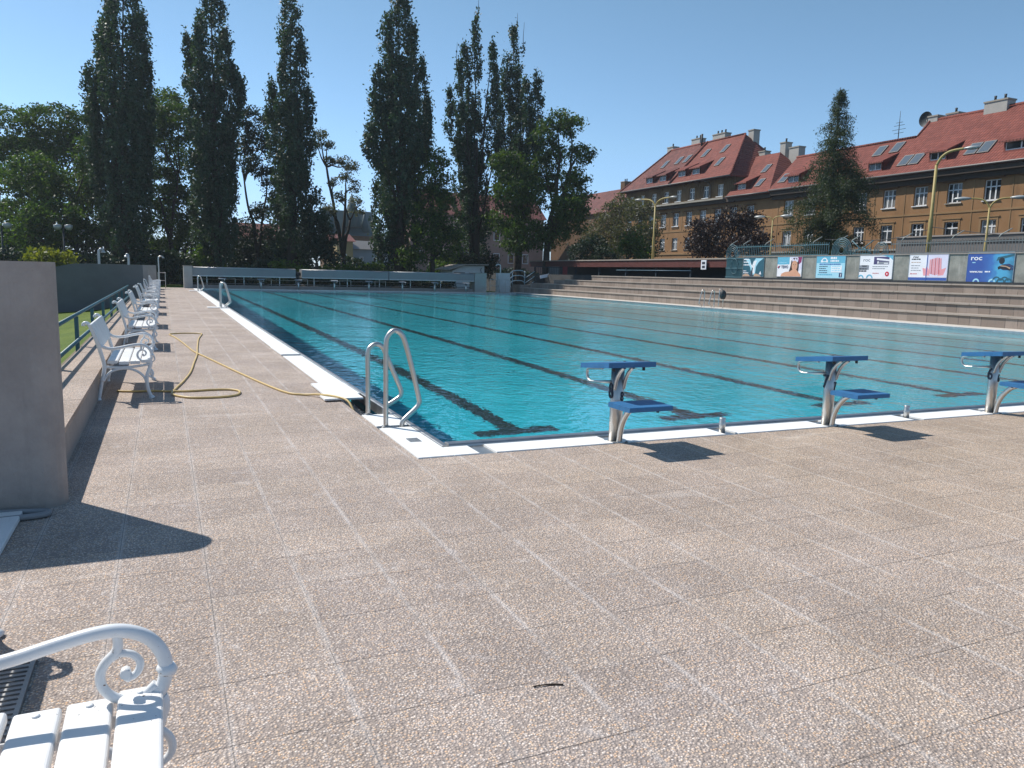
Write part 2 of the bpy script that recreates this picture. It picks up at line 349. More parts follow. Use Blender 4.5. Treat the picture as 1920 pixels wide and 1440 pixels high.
def grating(label, a, b, z=.0, th=.022, rz=0, lift=0):
    """white slatted panel a..b (plan corners): thin bars on two runners"""
    x0, y0 = a; x1, y1 = b; mb = MB(); w, l = x1-x0, y1-y0
    if w > l:
        n = max(4, int(w/.03))
        for i in range(n): mb.box((-w/2+i*w/n,-l/2,.002), (-w/2+(i+.93)*w/n,l/2,th))
        for y in (-l/2+.02, l/2-.05): mb.box((-w/2+.001,y,0), (w/2-.01,y+.03,th-.004))
    else:
        n = max(4, int(l/.03))
        for i in range(min(n, 1400)): mb.box((-w/2,-l/2+i*l/n,.002), (w/2,-l/2+(i+.93)*l/n,th))
        for x in (-w/2+.02, w/2-.05): mb.box((x,-l/2+.001,0), (x+.03,l/2-.01,th-.004))
    o = mb.build('grating_panel', M['white_grate'], None, ((x0+x1)/2, (y0+y1)/2, z-.012+lift)); o.rotation_euler = (0,0,rz)
    return tag(o, label, 'grating', G_)
corner = MB(); n = 44
for i in range(n):
    y = -.098+i*1.2/n; corner.box((-.337,y,.002), (-.04,y+1.2/n*.93,.022))
co_ = corner.build('grating_panel', M['white_grate'], None, (0,0,-.012)); tag(co_, 'white grating panel at the near pool corner beside the steel ladder', 'grating', G_)
mk = MB(); mk.box((-.235,.45,.0225), (-.135,.60,.0245))
for i in range(5):
    mk.box((-.225+i*.018,.47,.0245), (-.215+i*.018,.58,.0255))
mk.build('steel_inlet', M['steel_dull'], co_)
grating('white grating panel between the two legs of the near ladder', (-.337,1.20), (-.04,1.80))
grating('short white grating panel lying loose over the channel beside the hose', (-.53,2.72), (-.10,3.02), lift=.026)
grating('wide white grating panel pushed out over the paving near the hose', (-.47,3.03), (-.07,3.96), lift=.024)
grating('long plain white grating panel behind the loose ones by the hose', (-.337,4.05), (-.04,7.42))
grating('white grating panel shifted slightly askew midway along the left edge', (-.36,7.5), (-.06,8.82), lift=.018, rz=.012)
grating('longest white grating run leading to the second ladder', (-.337,8.88), (-.04,23.3))
grating('white grating panel jutting over the paving at the second ladder', (-.72,23.45), (-.04,24.1), lift=.02)
grating('white grating run beyond the second ladder towards the far end', (-.337,24.3), (-.04,43.6))
grating('white grating panel jutting out at the farthest left ladder', (-.75,43.7), (-.04,44.5), lift=.02)
grating('last white grating run beside the far concrete pier', (-.337,44.6), (-.04,49.95))
names = ['white grating panel from the near corner to the first steel gap', 'white grating panel just left of starting block 8', 'white grating panel between block 8 and the short peg',
         'white grating panel between the left short peg and block 7', 'white grating panel between block 7 and the right short peg', 'white grating panel between the right peg and block 6', 'white grating panel to the right of block 6', 'white grating panel second to the right of block 6']
xs = [-.035,.25,1.5,2.72,4.0,5.22,6.5,7.72,9.0]
for i, nm in enumerate(names): grating(nm, (xs[i]+(.075 if i else .0),-.097), (xs[i+1]-.075,.19))
# ---------------------------------------------------------------- ladders
def ladder(label, loc, railsets, rz=0, treads=True):
    t = thing('pool_ladder', label, 'ladder', loc, rz, 'steel pool ladders')
    ys = []
    for y, pts in railsets:
        mb = MB(); mb.smooth = True; mb.tube(smooth_path([(x, y, z) for x, z in pts], 5), .0235, 12); mb.build('handrail', M['steel'], t); ys.append(y)
        cuf = MB(); x0 = pts[0][0]; cuf.tube([(x0,y,0), (x0,y,.018)], .04, 14); cuf.build('floor_flange', M['steel_dull'], t)
    return t
RA = [(-.26,-.01),(-.26,.4),(-.26,.75),(-.24,.85),(-.18,.9),(-.115,.865),(-.07,.76),(0,.5),(.055,.27),(.058,.21),(.02,.16),(-.06,.09),(-.1,.045),(-.11,-.02)]
RB = [(-.27,-.01),(-.27,.35),(-.27,.62),(-.24,.69),(-.18,.715),(-.12,.68),(-.07,.57),(.03,.34),(.07,.24),(.06,.18),(-.01,.13),(-.085,.08),(-.11,-.02)]
ladder('bent stainless pool ladder handrails at the near corner beside the open channel', (0,0,0), [(1.16, RA), (1.81, RB)])
ladder('thin steel pool ladder on left edge, halfway down the pool', (0,0,0), [(23.55, RA), (24.2, RA)])
ladder('steel pool ladder on left edge beside the far pier', (0,0,0), [(43.6, RA), (44.3, RA)])
ladder('steel pool ladder on the far side below the concrete terrace', (PX1+.1,0,0), [(-26.2, RA), (-27.0, RA)], math.pi)
lt = bpy.data.objects['pool_ladder.003']
mb = MB(); mb.tube([(-.25,-25.5,0), (-.25,-25.5,.9)], .02, 8); mb.tube(smooth_path([(-.25,-25.5,.9),(-.1,-25.5,.98),(.0,-25.5,.85),(.02,-25.5,.1)], 4), .02, 8); mb.build('spare_rail', M['steel'], lt)
# ring of a lifebuoy-like dark bag hanging on the far ladder
bag = MB(); bag.smooth = True
bag.tube([(0,0,.05), (.0,0,.2), (0,0,.4), (0,0,.5)], [.10,.17,.15,.05], 10); tag(bag.build('hanging_bag', M['black_iron'], None, (PX1+.36,25.55,.42)), 'small dark bag hanging on the far side ladder', 'bag')
# ---------------------------------------------------------------- starting blocks
def start_block(num, label, x, y=0, rz=0, simple_top=False, group='starting blocks with blue platforms at the near end'):
    t = thing('starting_block', label, 'starting block', (x,y,0), rz, group)
    mb = MB(); mb.smooth = True
    mb.tube([(0,0,-.005), (0,0,.3), (0,0,.66)], .062, 20, flat=(1.0,.75,(0,1,0))); mb.build('post', M['steel'], t)
    fl = MB(); fl.tube([(0,0,-.004), (0,0,.012)], .1, 20); fl.build('base_plate', M['steel'], t)
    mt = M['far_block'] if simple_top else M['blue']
    # sloping upper platform
    p = MB(); A = -.23; B = .25; zz = lambda y_: .725 - .05*(y_-A)/(B-A); th = .045
    for (xa, xb) in ((-.235,.235),):
        vs = [(xa,A,zz(A)-th),(xb,A,zz(A)-th),(xb,B,zz(B)-th),(xa,B,zz(B)-th),(xa,A,zz(A)),(xb,A,zz(A)),(xb,B,zz(B)),(xa,B,zz(B))]
        p.add(vs, [(3,2,1,0),(4,5,6,7),(0,1,5,4),(1,2,6,5),(2,3,7,6),(3,0,4,7)])
    p.build('platform', mt, t)
    s = MB(); s.rbox((-.22,-.55,.355), (.20,-.22,.397), .01, 0); s.build('step', mt, t)
    b1 = MB(); b1.tube(smooth_path([(0,-.065,0),(0,-.085,.12),(0,-.13,.22),(0,-.21,.31),(0,-.30,.354)], 6), .026, 12, flat=(1,1)); b1.build('step_strut', M['steel'], t)
    for dx in (-.045, .045):
        b2 = MB(); b2.tube(smooth_path([(dx,-.03,.47),(dx,-.06,.56),(dx,-.11,.63),(dx,-.17,.675)], 6), .016, 10); b2.build('platform_strut', M['steel'], t)
    h = MB(); h.tube(smooth_path([(-.13,.04,.648),(-.13,.2,.628),(-.13,.285,.618),(-.13,.31,.58),(-.13,.295,.53),(-.13,.24,.507),(-.13,.1,.52),(-.1,.02,.53),(-.04,.01,.53)], 5), .013, 10); h.build('grab_handle', M['steel'], t)
    for (bx, by) in ((.15,-.17), (-.15,-.17), (.16,.15)): MB().tube([(bx,by,.645), (bx,by,.69)], .013, 8).build('bolt', M['black_iron'], t)
    for (bx, by) in ((.1,-.48), (-.12,-.3)): MB().tube([(bx,by,.335), (bx,by,.36)], .013, 8).build('bolt', M['black_iron'], t)
    if num:
        Mt = Matrix.Translation((-.0655,.0,.445)) @ Matrix.Rotation(R(-90), 4, 'Z') @ Matrix.Rotation(R(90), 4, 'X')
        text_obj('numeral', num, .19, M['numeral'], t, Mt, .004, .002, .72)
        Mt = Matrix.Translation((.022,-.0475,.40)) @ Matrix.Rotation(R(90), 4, 'X'); text_obj('numeral', num, .12, M['numeral'], t, Mt, .004, .001, .55)
    return t
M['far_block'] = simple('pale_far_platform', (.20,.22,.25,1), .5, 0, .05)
start_block('8', 'blue and steel starting block numbered 8, the one nearest the ladder', 1.5)
start_block('7', 'blue and steel starting block numbered 7, between the two pegs', 4.0)
start_block('6', 'blue and steel starting block numbered 6, cut by the photo edge', 6.5)
ordn = ['first', 'second', 'third', 'fourth', 'fifth', 'sixth', 'seventh', 'eighth']
fb = start_block(None, 'pale far starting block under the cover housing, first from the left pier', 1.5, 50.15, math.pi, True, 'pale starting blocks at the far end')
for k in range(1, 8): copy_tree(fb, (1.5+2.5*k,50.15,0), 'pale far starting block under the cover housing, %s from the left pier' % ordn[k])
def peg(x, label):
    mb = MB(); mb.smooth = True; mb.tube([(0,0,-.01), (0,0,.10), (0,0,.105), (0,0,.135), (0,0,.14)], [.03,.03,.026,.03,.027], 16)
    o = mb.build('lane_rope_peg', M['steel'], None, (x,.03,0)); tag(o, label, 'peg', 'short steel pegs at the near edge')
peg(2.70, 'short steel lane rope peg between starting blocks 8 and 7'); peg(5.18, 'short steel lane rope peg between starting blocks 7 and 6')
# ---------------------------------------------------------------- hose
hz = .013
hp = [(-2.62,4.02),(-2.45,3.95),(-2.24,3.93),(-2.06,3.85),(-1.85,3.82),(-1.62,3.86),(-1.43,3.83),(-1.335,3.69),(-1.36,3.45),(-1.45,3.33),(-1.62,3.28),(-1.85,3.32),(-2.0,3.5),(-2.05,3.72),(-2.0,4.1),(-1.9,4.75),(-1.8,5.6),(-1.72,6.7),(-1.64,7.8),(-1.58,9.2),(-1.5,10.8),(-1.4,11.9),(-1.42,12.18),(-1.7,12.3),(-1.95,12.2),(-2.02,12.0),(-1.93,11.3),(-1.82,10.2),(-1.74,9.2),(-1.66,8.3),(-1.5,7.3),(-1.36,6.4),(-1.2,5.4),(-1.05,4.5),(-.93,3.85),(-.85,3.5),(-.78,3.32),(-.66,3.22)]
pts = [(x,y,hz) for x, y in hp] + [(-.56,3.1,.03),(-.50,2.95,.045),(-.44,2.86,.05),(-.36,2.72,.045),(-.30,2.6,.02),(-.27,2.48,-.06),(-.25,2.4,-.15)]
sp = smooth_path(pts, 8)
# the second pass rises over the first where they cross
for v in sp:
    if abs(v.x+1.65) < .16 and abs(v.y-8.15) < .5: pass
hm = MB(); hm.smooth = True; hm.tube(sp, .0125, 10); tag(hm.build('garden_hose', M['hose']), 'long yellow garden hose looped across the pale paving', 'hose')
# ---------------------------------------------------------------- benches
def bench_proto():
    t = thing('park_bench', '', 'bench')
    L = 1.62
    def frame(y):
        f = MB(); f.smooth = True; P = lambda pts, r, k=5, fl=(1,1): f.tube(smooth_path([(x,y,z) for x,z in pts], k), r, 9, True, (fl[0], fl[1], (0,1,0)))
        P([(-.272,0),(-.262,.03),(-.245,.12),(-.225,.22),(-.205,.30),(-.20,.38),(-.225,.5),(-.262,.64),(-.30,.76),(-.325,.805),(-.35,.822),(-.372,.812),(-.377,.79)], [.02]*61)   # rear leg and upright
        P([(.245,0),(.235,.03),(.215,.10),(.205,.18),(.21,.26),(.235,.33),(.25,.38),(.245,.405)], .019)                                                                         # front leg
        f.tube([(-.272,y,0),(-.268,y,.012),(-.26,y,.03)], [.034,.03,.02], 9); f.tube([(.25,y,0),(.245,y,.012),(.235,y,.03)], [.034,.03,.02], 9)
        f.tube([(-.222,y,.20),(-.222,y,.215),(-.215,y,.23)], [.02,.03,.02], 9)
        P([(-.20,.357),(-.08,.345),(.08,.350),(.245,.378)], .014)                                                                                                               # seat bearer
        P([(-.215,.20),(-.16,.285),(-.08,.325),(.02,.332),(.11,.30),(.175,.24),(.205,.15)], .013)                                                                                # arch below
        a = MB(); a.smooth = True; P2 = lambda pts, r, k=6: a.tube(smooth_path([(x,y,z) for x,z in pts], k), r, 10)
        o = f.build('end_frame', M['white_paint'], t)
        P2([(-.245,.60),(-.20,.565),(-.13,.548),(-.05,.556),(.04,.575),(.12,.588),(.175,.585),(.225,.56),(.255,.515),(.262,.47),(.252,.43),(.235,.405)], .0165)
        a.tube([(.268,y,.488),(.266,y,.478),(.262,y,.468),(.259,y,.458)], [.014,.024,.024,.014], 10)
        P2([(.160,.578),(.162,.553),(.156,.535),(.134,.512),(.122,.485),(.126,.452),(.147,.425),(.177,.412),(.21,.416),(.240,.44)], .0115)
        P2([(.145,.52),(.168,.53),(.193,.522),(.207,.50),(.20,.477),(.183,.468),(.174,.480)], [.009]*30+[.012]*7)
        sc = bpy.data.meshes
        a.tube([(.175,y-.012,.48),(.175,y+.012,.48)], .012, 8)
        P2([(.225,.335),(.262,.30),(.268,.26),(.245,.235),(.225,.25)], .010)
        a.build('arm_scroll', M['white_paint'], o)
    for y in (.06, L-.06): frame(y)
    for i in range(4):
        x0 = -.168 + i*.108; s = MB(); z = .374 + .012*abs(i-1.4); s.rbox((x0,.038,z), (x0+.098,L-.038,z+.032), .009, 1)
        o = s.build('seat_slat', M['white_slat'], t)
        bl = MB()
        for y in (.06, L-.06): bl.tube([(x0+.049,y,z+.032), (x0+.049,y,z+.0345), (x0+.049,y,z+.036)], [.009,.009,.004], 10)
        bl.build('bolt_heads', M['white_paint'], o)
    b = MB(); ang = math.atan2(.10, .27)
    b.rbox((-.016,-.02,0), (.016,L+.02,.27), .01, 1); b.xf(Matrix.Translation((-.222,0,.555)) @ Matrix.Rotation(-ang, 4, 'Y')); b.build('back_panel', M['white_slat'], t)
    return t
nth = ['first', 'second', 'third', 'fourth', 'fifth', 'sixth', 'seventh', 'eighth', 'ninth', 'last']
b0 = bench_proto(); BG = 'white scroll-armed benches lined up along the kerb wall'
b0.location = (-2.38,-5.36,0); tag(b0, 'large white cast-iron bench cut off by the bottom left of the photo', 'bench', BG)
for i, (x, y) in enumerate([(-2.5,3.42),(-2.5,8.75),(-2.51,13.85),(-2.52,19.2),(-2.52,23.4),(-2.53,28.0),(-2.53,32.5),(-2.54,36.8),(-2.55,41.2),(-2.55,45.2)]):
    extra = [' beside the yellow hose', '', '', '', '', '', '', '', '', ''][i]
    copy_tree(b0, (x,y,0), 'white scroll-armed bench against the kerb wall, %s beyond the near wall%s' % (nth[i], extra), BG)
copy_tree(b0, (-2.98,-3.92,0), 'white bench just out of frame whose curled arm throws a shadow', BG)
# small grate, slab, twig, bits
gr = MB(); gr.box((-2.75,-3.12,.002), (-2.56,-2.62,.008))
for i in range(15): gr.box((-2.75+.01,-3.1+i*.032,.008), (-2.575,-3.1+i*.032+.017,.014))
gr.box((-2.575,-3.12,.008), (-2.56,-2.62,.016)); tag(gr.build('drain_grate', M['steel_dull']), 'dark slotted drain grate in the paving beside the front bench', 'drain grate')
tag(MB().rbox((-3.2,-1.42,.002), (-2.87,-.72,.035), .008, 1).build('white_slab', M['white_slat']), 'flat white panel lying in shade below the near wall', 'panel')
tw = MB(); tw.tube(smooth_path([(-.955,-3.452,.003),(-.92,-3.458,.005),(-.89,-3.462,.003),(-.85,-3.478,.002)], 4), [.0028]*8+[.004]*5, 6); tag(tw.build('twig', simple('dry_twig', (.05,.035,.025,1), .9)), 'small dark twig lying on the pale paving', 'twig')
hp2 = smooth_path([(-3.2,-.66,.02),(-2.95,-.68,.02),(-2.8,-.71,.02),(-2.74,-.74,.02),(-2.80,-.80,.02),(-3.2,-.83,.02)], 5)
tag(MB().tube(hp2, .018, 8).build('grey_hose', simple('grey_hose', (.25,.25,.26,1), .6)), 'short grey hose lying along the foot of the near wall', 'hose')
# ---------------------------------------------------------------- kerb wall, walls and railing on the left
kb = MB(); kb.box((-3.15,-.36,-.3), (-2.77,49,.262)); ko = tag(kb.build('kerb_wall', M['concrete']), 'long low kerb wall with pebbled top behind the benches', 'low wall')
ct = MB()
for i in range(25): ct.box((-3.12,-.35+i*1.97,.262), (-2.755,-.35+i*1.97+1.955,.302))
ct.build('capping', M['aggregate'], ko)
lp = MB(); lp.box((-3.165,-.36,.25), (-3.125,49,.295)); lp.build('rear_lip', M['coping'], ko)
def wall_round(name, label, x0, x1, y, th, z1, z0=-.4, mat=None):
    pr = [(x0,y-th/2),(x1-th/2,y-th/2)] + [(x1-th/2+th/2*math.cos(t), y+th/2*math.sin(t)) for t in [(-90+i*15)*math.pi/180 for i in range(1,12)]] + [(x1-th/2,y+th/2),(x0,y+th/2)]
    mb = MB(); mb.smooth = False; mb.prism(pr, z0, z1, 2); o = mb.build(name, mat or M['wall_near']); return tag(o, label, 'wall')
wall_round('concrete_wall', 'rough concrete wall end with rounded edge filling the left margin', -9, -2.665, -.47, .28, 1.44)
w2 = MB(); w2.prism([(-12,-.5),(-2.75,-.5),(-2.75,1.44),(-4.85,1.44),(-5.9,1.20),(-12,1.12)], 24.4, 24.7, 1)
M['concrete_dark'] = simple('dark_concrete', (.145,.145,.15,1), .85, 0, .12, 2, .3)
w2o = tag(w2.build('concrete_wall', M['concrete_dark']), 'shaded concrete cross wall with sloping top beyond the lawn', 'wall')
tag(MB().box((-5.2,33,-.4), (-2.72,33.3,1.45)).build('concrete_wall', M['concrete']), 'second shaded concrete cross wall farther along the benches', 'wall')
tag(MB().box((-3.0,47.4,-.4), (-2.5,48.0,1.46)).build('concrete_pillar', M['concrete']), 'slim concrete pillar beside the last bench', 'pillar')
rl = thing('metal_railing', 'blue-green metal railing between kerb wall and lawn', 'railing')
for i, y in enumerate([3.84-2.6*1, 3.84, 6.5, 9.1, 11.7, 14.3, 16.9, 19.5, 22.1]):
    MB().box((-3.24,y-.025,-.05), (-3.19,y+.025,.71)).build('post', M['teal_paint'], rl)
for z, n in ((.735, 'top_rail'), (.40, 'lower_rail')):
    xo = -3.215 if n == 'top_rail' else -3.185
    mb = MB(); mb.tube([(xo,.0,z), (xo,12,z), (xo,24.3,z)], .024, 10); mb.build(n, M['teal_paint'], rl)
# ---------------------------------------------------------------- far end: cover housing, piers, shed, showers
M['cover_metal'] = simple('grey_cover_sheet', (.27,.268,.27,1), .5, .1, .06, 2)
pier_m = M['concrete_light']
for (x0, x1, lb) in ((-.87,-.33,'pale concrete pier at the left end of the cover housing'), (19.97,20.92,'pale concrete pier at the right end of the cover housing')):
    o = MB().box((x0,50.7,-.3), (x1,52.0,1.45)).build('concrete_pier', pier_m); tag(o, lb, 'pier')
    MB().box((x0-.02,50.68,1.45), (x1+.02,52.02,1.50)).build('cap', M['coping'], o)
pr = [(50.80,.84),(50.80,1.30),(50.83,1.37),(50.90,1.42),(51.0,1.445),(51.75,1.445),(51.85,1.40),(51.9,1.3),(51.9,.84)]
def housing(x0, x1, label):
    t = tag(MB().prism(pr, x0, x1, 0).build('cover_housing', M['cover_metal']), label, 'cover housing', 'long grey pool cover housings')
    lip = MB(); lip.rbox((x0+.004,50.765,.80), (x1-.004,50.80,.88), .012, 0); lip.rbox((x0+.004,50.80,.80), (x1-.004,51.8,.838), .01, 0); lip.build('lower_lip', M['steel_dull'], t)
    ed = MB(); ed.tube([(x0+.003,50.845,1.392), ((x0+x1)/2,50.845,1.392), (x1-.003,50.845,1.392)], .022, 8); ed.build('edge_trim', M['steel'], t)
housing(-.32, 6.42, 'long grey pool cover housing left of the dark gap'); housing(6.84, 13.12, 'middle grey pool cover housing right of the dark gap'); housing(13.17, 19.95, 'grey pool cover housing next to the right pier')
dr = MB(); dr.tube([(6.43,51.35,1.1),(6.83,51.35,1.1)], .12, 12); dr.box((6.52,51.1,.3), (6.74,51.6,1.0)); dr.tube(smooth_path([(6.5,50.95,1.3),(6.6,50.9,.9),(6.72,50.95,.6)],4), .03, 6); tag(dr.build('roller_drive', M['black_iron']), 'dark roller drive in the gap between the cover housings', 'machinery')
lg = MB(); lg.box((-.32,50.95,-.3), (19.96,51.6,.24)); tag(lg.build('low_ledge', M['concrete']), 'low brown ledge below the grey cover housings', 'ledge')
fr = thing('rail_fence', 'low steel rail on thin posts under the cover housings', 'railing')
for i in range(9):
    x = .6+i*2.4; MB().box((x-.03,51.45,.24), (x+.03,51.5,.80)).build('post', M['steel_dull'], fr)
for z in (.33, .62): MB().tube([(-.3,51.43,z),(10,51.43,z),(19.9,51.43,z)], .018, 6).build('rail', M['steel_dull'], fr)
for x in (1.6, 4.0, 6.5, 9.6, 12.2):
    h = MB(); h.tube(smooth_path([(x,51.2,.24),(x,51.2,.66),(x+.05,51.2,.71),(x+.75,51.2,.71),(x+.8,51.2,.66),(x+.8,51.2,.24)], 3), .02, 6)
    tag(h.build('hoop_rail', M['steel']), 'thin steel hoop rail under the cover housing, %s from the left' % {1.6:'first',4.0:'second',6.5:'third',9.6:'fourth',12.2:'fifth'}[x], 'rail', 'steel hoop rails under the cover housings')
# shed
M['white_wall'] = simple('white_render', (.62,.62,.61,1), .8, 0, .08, 3)
sh = thing('white_shed', 'small white shed with tilted roof behind the right pier', 'shed', (0,0,0))
s = MB(); s.prism([(19.95,-.2),(22.85,-.2),(22.85,2.1),(21.0,2.08),(19.95,1.62)], 56, 59, 1); s.build('wall', M['white_wall'], sh)
s = MB(); s.prism([(19.5,1.66),(21.02,2.12),(23.1,2.15),(23.1,2.23),(21.0,2.2),(19.5,1.74)], 55.6, 59.4, 1); s.build('roof', M['coping'], sh)
s = MB(); s.box((20.1,55.96,1.2), (21.1,55.985,1.5)); s.box((21.4,55.96,1.2), (22.3,55.985,1.45)); s.build('window', M['dark'], sh)
s = MB(); s.tube(smooth_path([(22.55,55.9,1.9),(22.45,55.8,1.75),(22.5,55.75,1.5),(22.62,55.8,1.5)],4), .03, 6); s.build('bracket', M['black_iron'], sh)
def shower(label, x, y, h, dx, mat=None, base=0):
    t = thing('shower_post', label, 'shower', (x,y,base), 0, 'shower posts with bent tops')
    b = MB(); b.tube(smooth_path([(0,0,0),(0,0,h*.5),(0,0,h-.16),(dx*.25,0,h-.03),(dx*.6,0,h),(dx,0,h-.06)], 5), .045, 10); b.build('pipe', mat or M['steel'], t)
    b = MB(); b.tube([(dx,0,h-.05),(dx,0,h-.10),(dx,0,h-.13)], [.05,.075,.085], 12); b.build('shower_head', M['steel'], t)
shower('pale bent shower post between the right pier and the white block', 22.42, 51.5, 2.2, -.35, M['white_wall'])
shower('shower post with bent top at the end of the bench row', -2.36, 49.5, 2.05, .28, M['steel'])
shower('taller steel shower pipe standing behind the first cross wall', -4.2, 26.2, 1.98, .14, M['steel_dull'])
shower('shorter steel shower pipe behind the cross wall, nearer the benches', -3.36, 29.4, 1.86, -.08, M['steel_dull'])
def small_rail(label, x0, x1, y, h=.9):
    t = thing('guard_rail', label, 'railing', (0,0,0), 0, 'small tubular guard rails')
    MB().tube(smooth_path([(x0,y,0),(x0,y,h-.05),(x0+.05,y,h),(x1-.05,y,h),(x1,y,h-.05),(x1,y,0)],3), .022, 6).build('frame', M['steel'], t)
    MB().tube([(x0,y,h*.5),(x1,y,h*.5)], .018, 6).build('mid_rail', M['steel'], t)
small_rail('small tubular guard rail beside the far left shower', -2.42, -2.0, 49.3, 1.0)
small_rail('small tubular guard rail left of the white block wall', 21.5, 22.3, 51.4, 1.0); small_rail('small tubular guard rail in front of the white block wall', 22.75, 23.2, 51.2, .98)
wb = MB(); wb.box((22.46,52,-.3), (23.5,52.5,1.53)); tag(wb.build('block_wall', M['white_wall']), 'short white block wall beside the blue stair railing', 'wall')
st = thing('stair_railing', 'blue tubular stair railing left of the concrete terrace', 'railing')
M['blue_rail'] = simple('blue_grey_paint', (.20,.33,.42,1), .4, 0, .1)
for z in (0, .42, .84):
    MB().tube(smooth_path([(23.7,54,.55+z),(24.3,54,.62+z),(24.7,54,.9+z),(25.5,54,.92+z),(25.75,54,.7+z)],3), .035, 6).build('rail', M['blue_rail'], st)
    MB().tube([(25.78,53.9,.35+z),(26.1,53.9,.55+z),(26.6,53.9,.9+z)], .03, 6).build('rail', M['blue_rail'], st)
for x in (24.6, 25.75): MB().tube([(x,54,0),(x,54,1.75)], .03, 6).build('post', M['blue_rail'], st)
# ---------------------------------------------------------------- spectator terrace
te = thing('spectator_terrace', 'long stepped concrete terrace along the far side of the pool', 'terrace')
zt = [.42, .79, 1.15, 1.50]; xt = [24.2, 25.0, 25.8, 26.6]; ye = [51.5, 48.8, 46.8, 44.2]
for k in range(4):
    x1 = xt[k+1] if k < 3 else 27.38
    st_ = MB().box((xt[k],1.5,-.3), (x1 if k < 3 else 27.38,ye[k],zt[k]-.055)).build('step', M['steps'], te)
    cpn = MB(); y = 1.5; rng = random.Random(k)
    while y < ye[k]-.1:
        l = min(2.0, ye[k]-y); dz = rng.uniform(-.006, .006); dx = rng.uniform(-.008, .008)
        cpn.box((xt[k]-.052+dx,y+.006,zt[k]-.055), (x1-.002,y+l-.006,zt[k]+dz)); y += 2.0
    cpn.build('coping', M['coping'], st_)
wl = MB(); wl.box((24.25,51.52,-.3), (25.9,53.2,.62)); wl.box((25.05,48.85,-.3), (27.3,51.5,.80)); wl.box((25.85,46.85,-.3), (28.5,48.8,1.1)); wl.box((24.2,53.3,-.3), (25.2,54,.4))
tag(wl.build('stair_block', M['steps']), 'low dark stair blocks stepping down at the left end of the terrace', 'stairs')
# raised ground behind the terrace
rg = MB(); rg.box((27.385,-60,-.4), (140,190,1.52)); tag(rg.build('upper_ground', M['asphalt']), kind='structure')
# banner wall
def wallmat():
    t = NT('weathered_grey_wall'); p = t.pos(); n1 = t.noise(p, 1.6, 5, .7); st2 = t.n("Mapping", Vector=p); st2.inputs[3].default_value = (1,3.2,.5)
    c = t.mix(t.step(n1, .35, .72), (.20,.205,.185,1), (.33,.325,.29,1)); c = t.mix(t.step(t.noise(st2, 1.2, 4, .6), .55, .8), c, (.42,.41,.38,1)); return t.fin(c, .85)
M['old_wall'] = wallmat()
bw = tag(MB().box((27.42,1.5,1.4), (27.66,28.87,2.70)).build('banner_wall', M['old_wall']), 'weathered grey wall carrying the advertising banners above the terrace', 'wall')
MB().box((27.36,1.5,1.50), (27.43,28.87,1.60)).build('foot_ledge', M['black_iron'], bw)
MB().box((27.38,1.5,2.70), (27.70,28.87,2.735)).build('top_edge', M['concrete'], bw)
def flat(name, hexcol, rough=.5): return simple(name, lin(hexcol), rough, 0, .04, 3)
PM = {k: flat('print_'+k, v) for k, v in dict(white='EDEDF2', teal='2A5C6E', paleblue='A6D8EA', skyblue='66B2CF', navy='2A3C62', blue='3A5CA8', cyan='58B2D2', red='C8203C', pink='E79FA6', rose='C9757D', skin='D6A184', hair='3A2620', magenta='8C2F5E', grey='8A8E98', dkgrey='3C404C', purple='4A4470', black='1A1E28', lilac='DCD9EC', tan='B79A84').items()}
def sea_print():
    t = NT('print_sea'); x = t.n("SeparateXYZ", Vector=t.obj()); u = t.math('DIVIDE', t.math('MULTIPLY', x.outputs[1], -1.0), 1.92); n1 = t.noise(t.obj(), 3.5, 3); v = t.math('ADD', u, t.math('MULTIPLY_ADD', n1, .3, -.15))
    return t.fin(t.ramp(v, [(.30, lin('34549F')), (.55, lin('3C6FB4')), (.68, lin('4FA6CE')), (.85, lin('4C9CC4')), (1, lin('35708F'))]), .5)
PM['sea'] = sea_print()
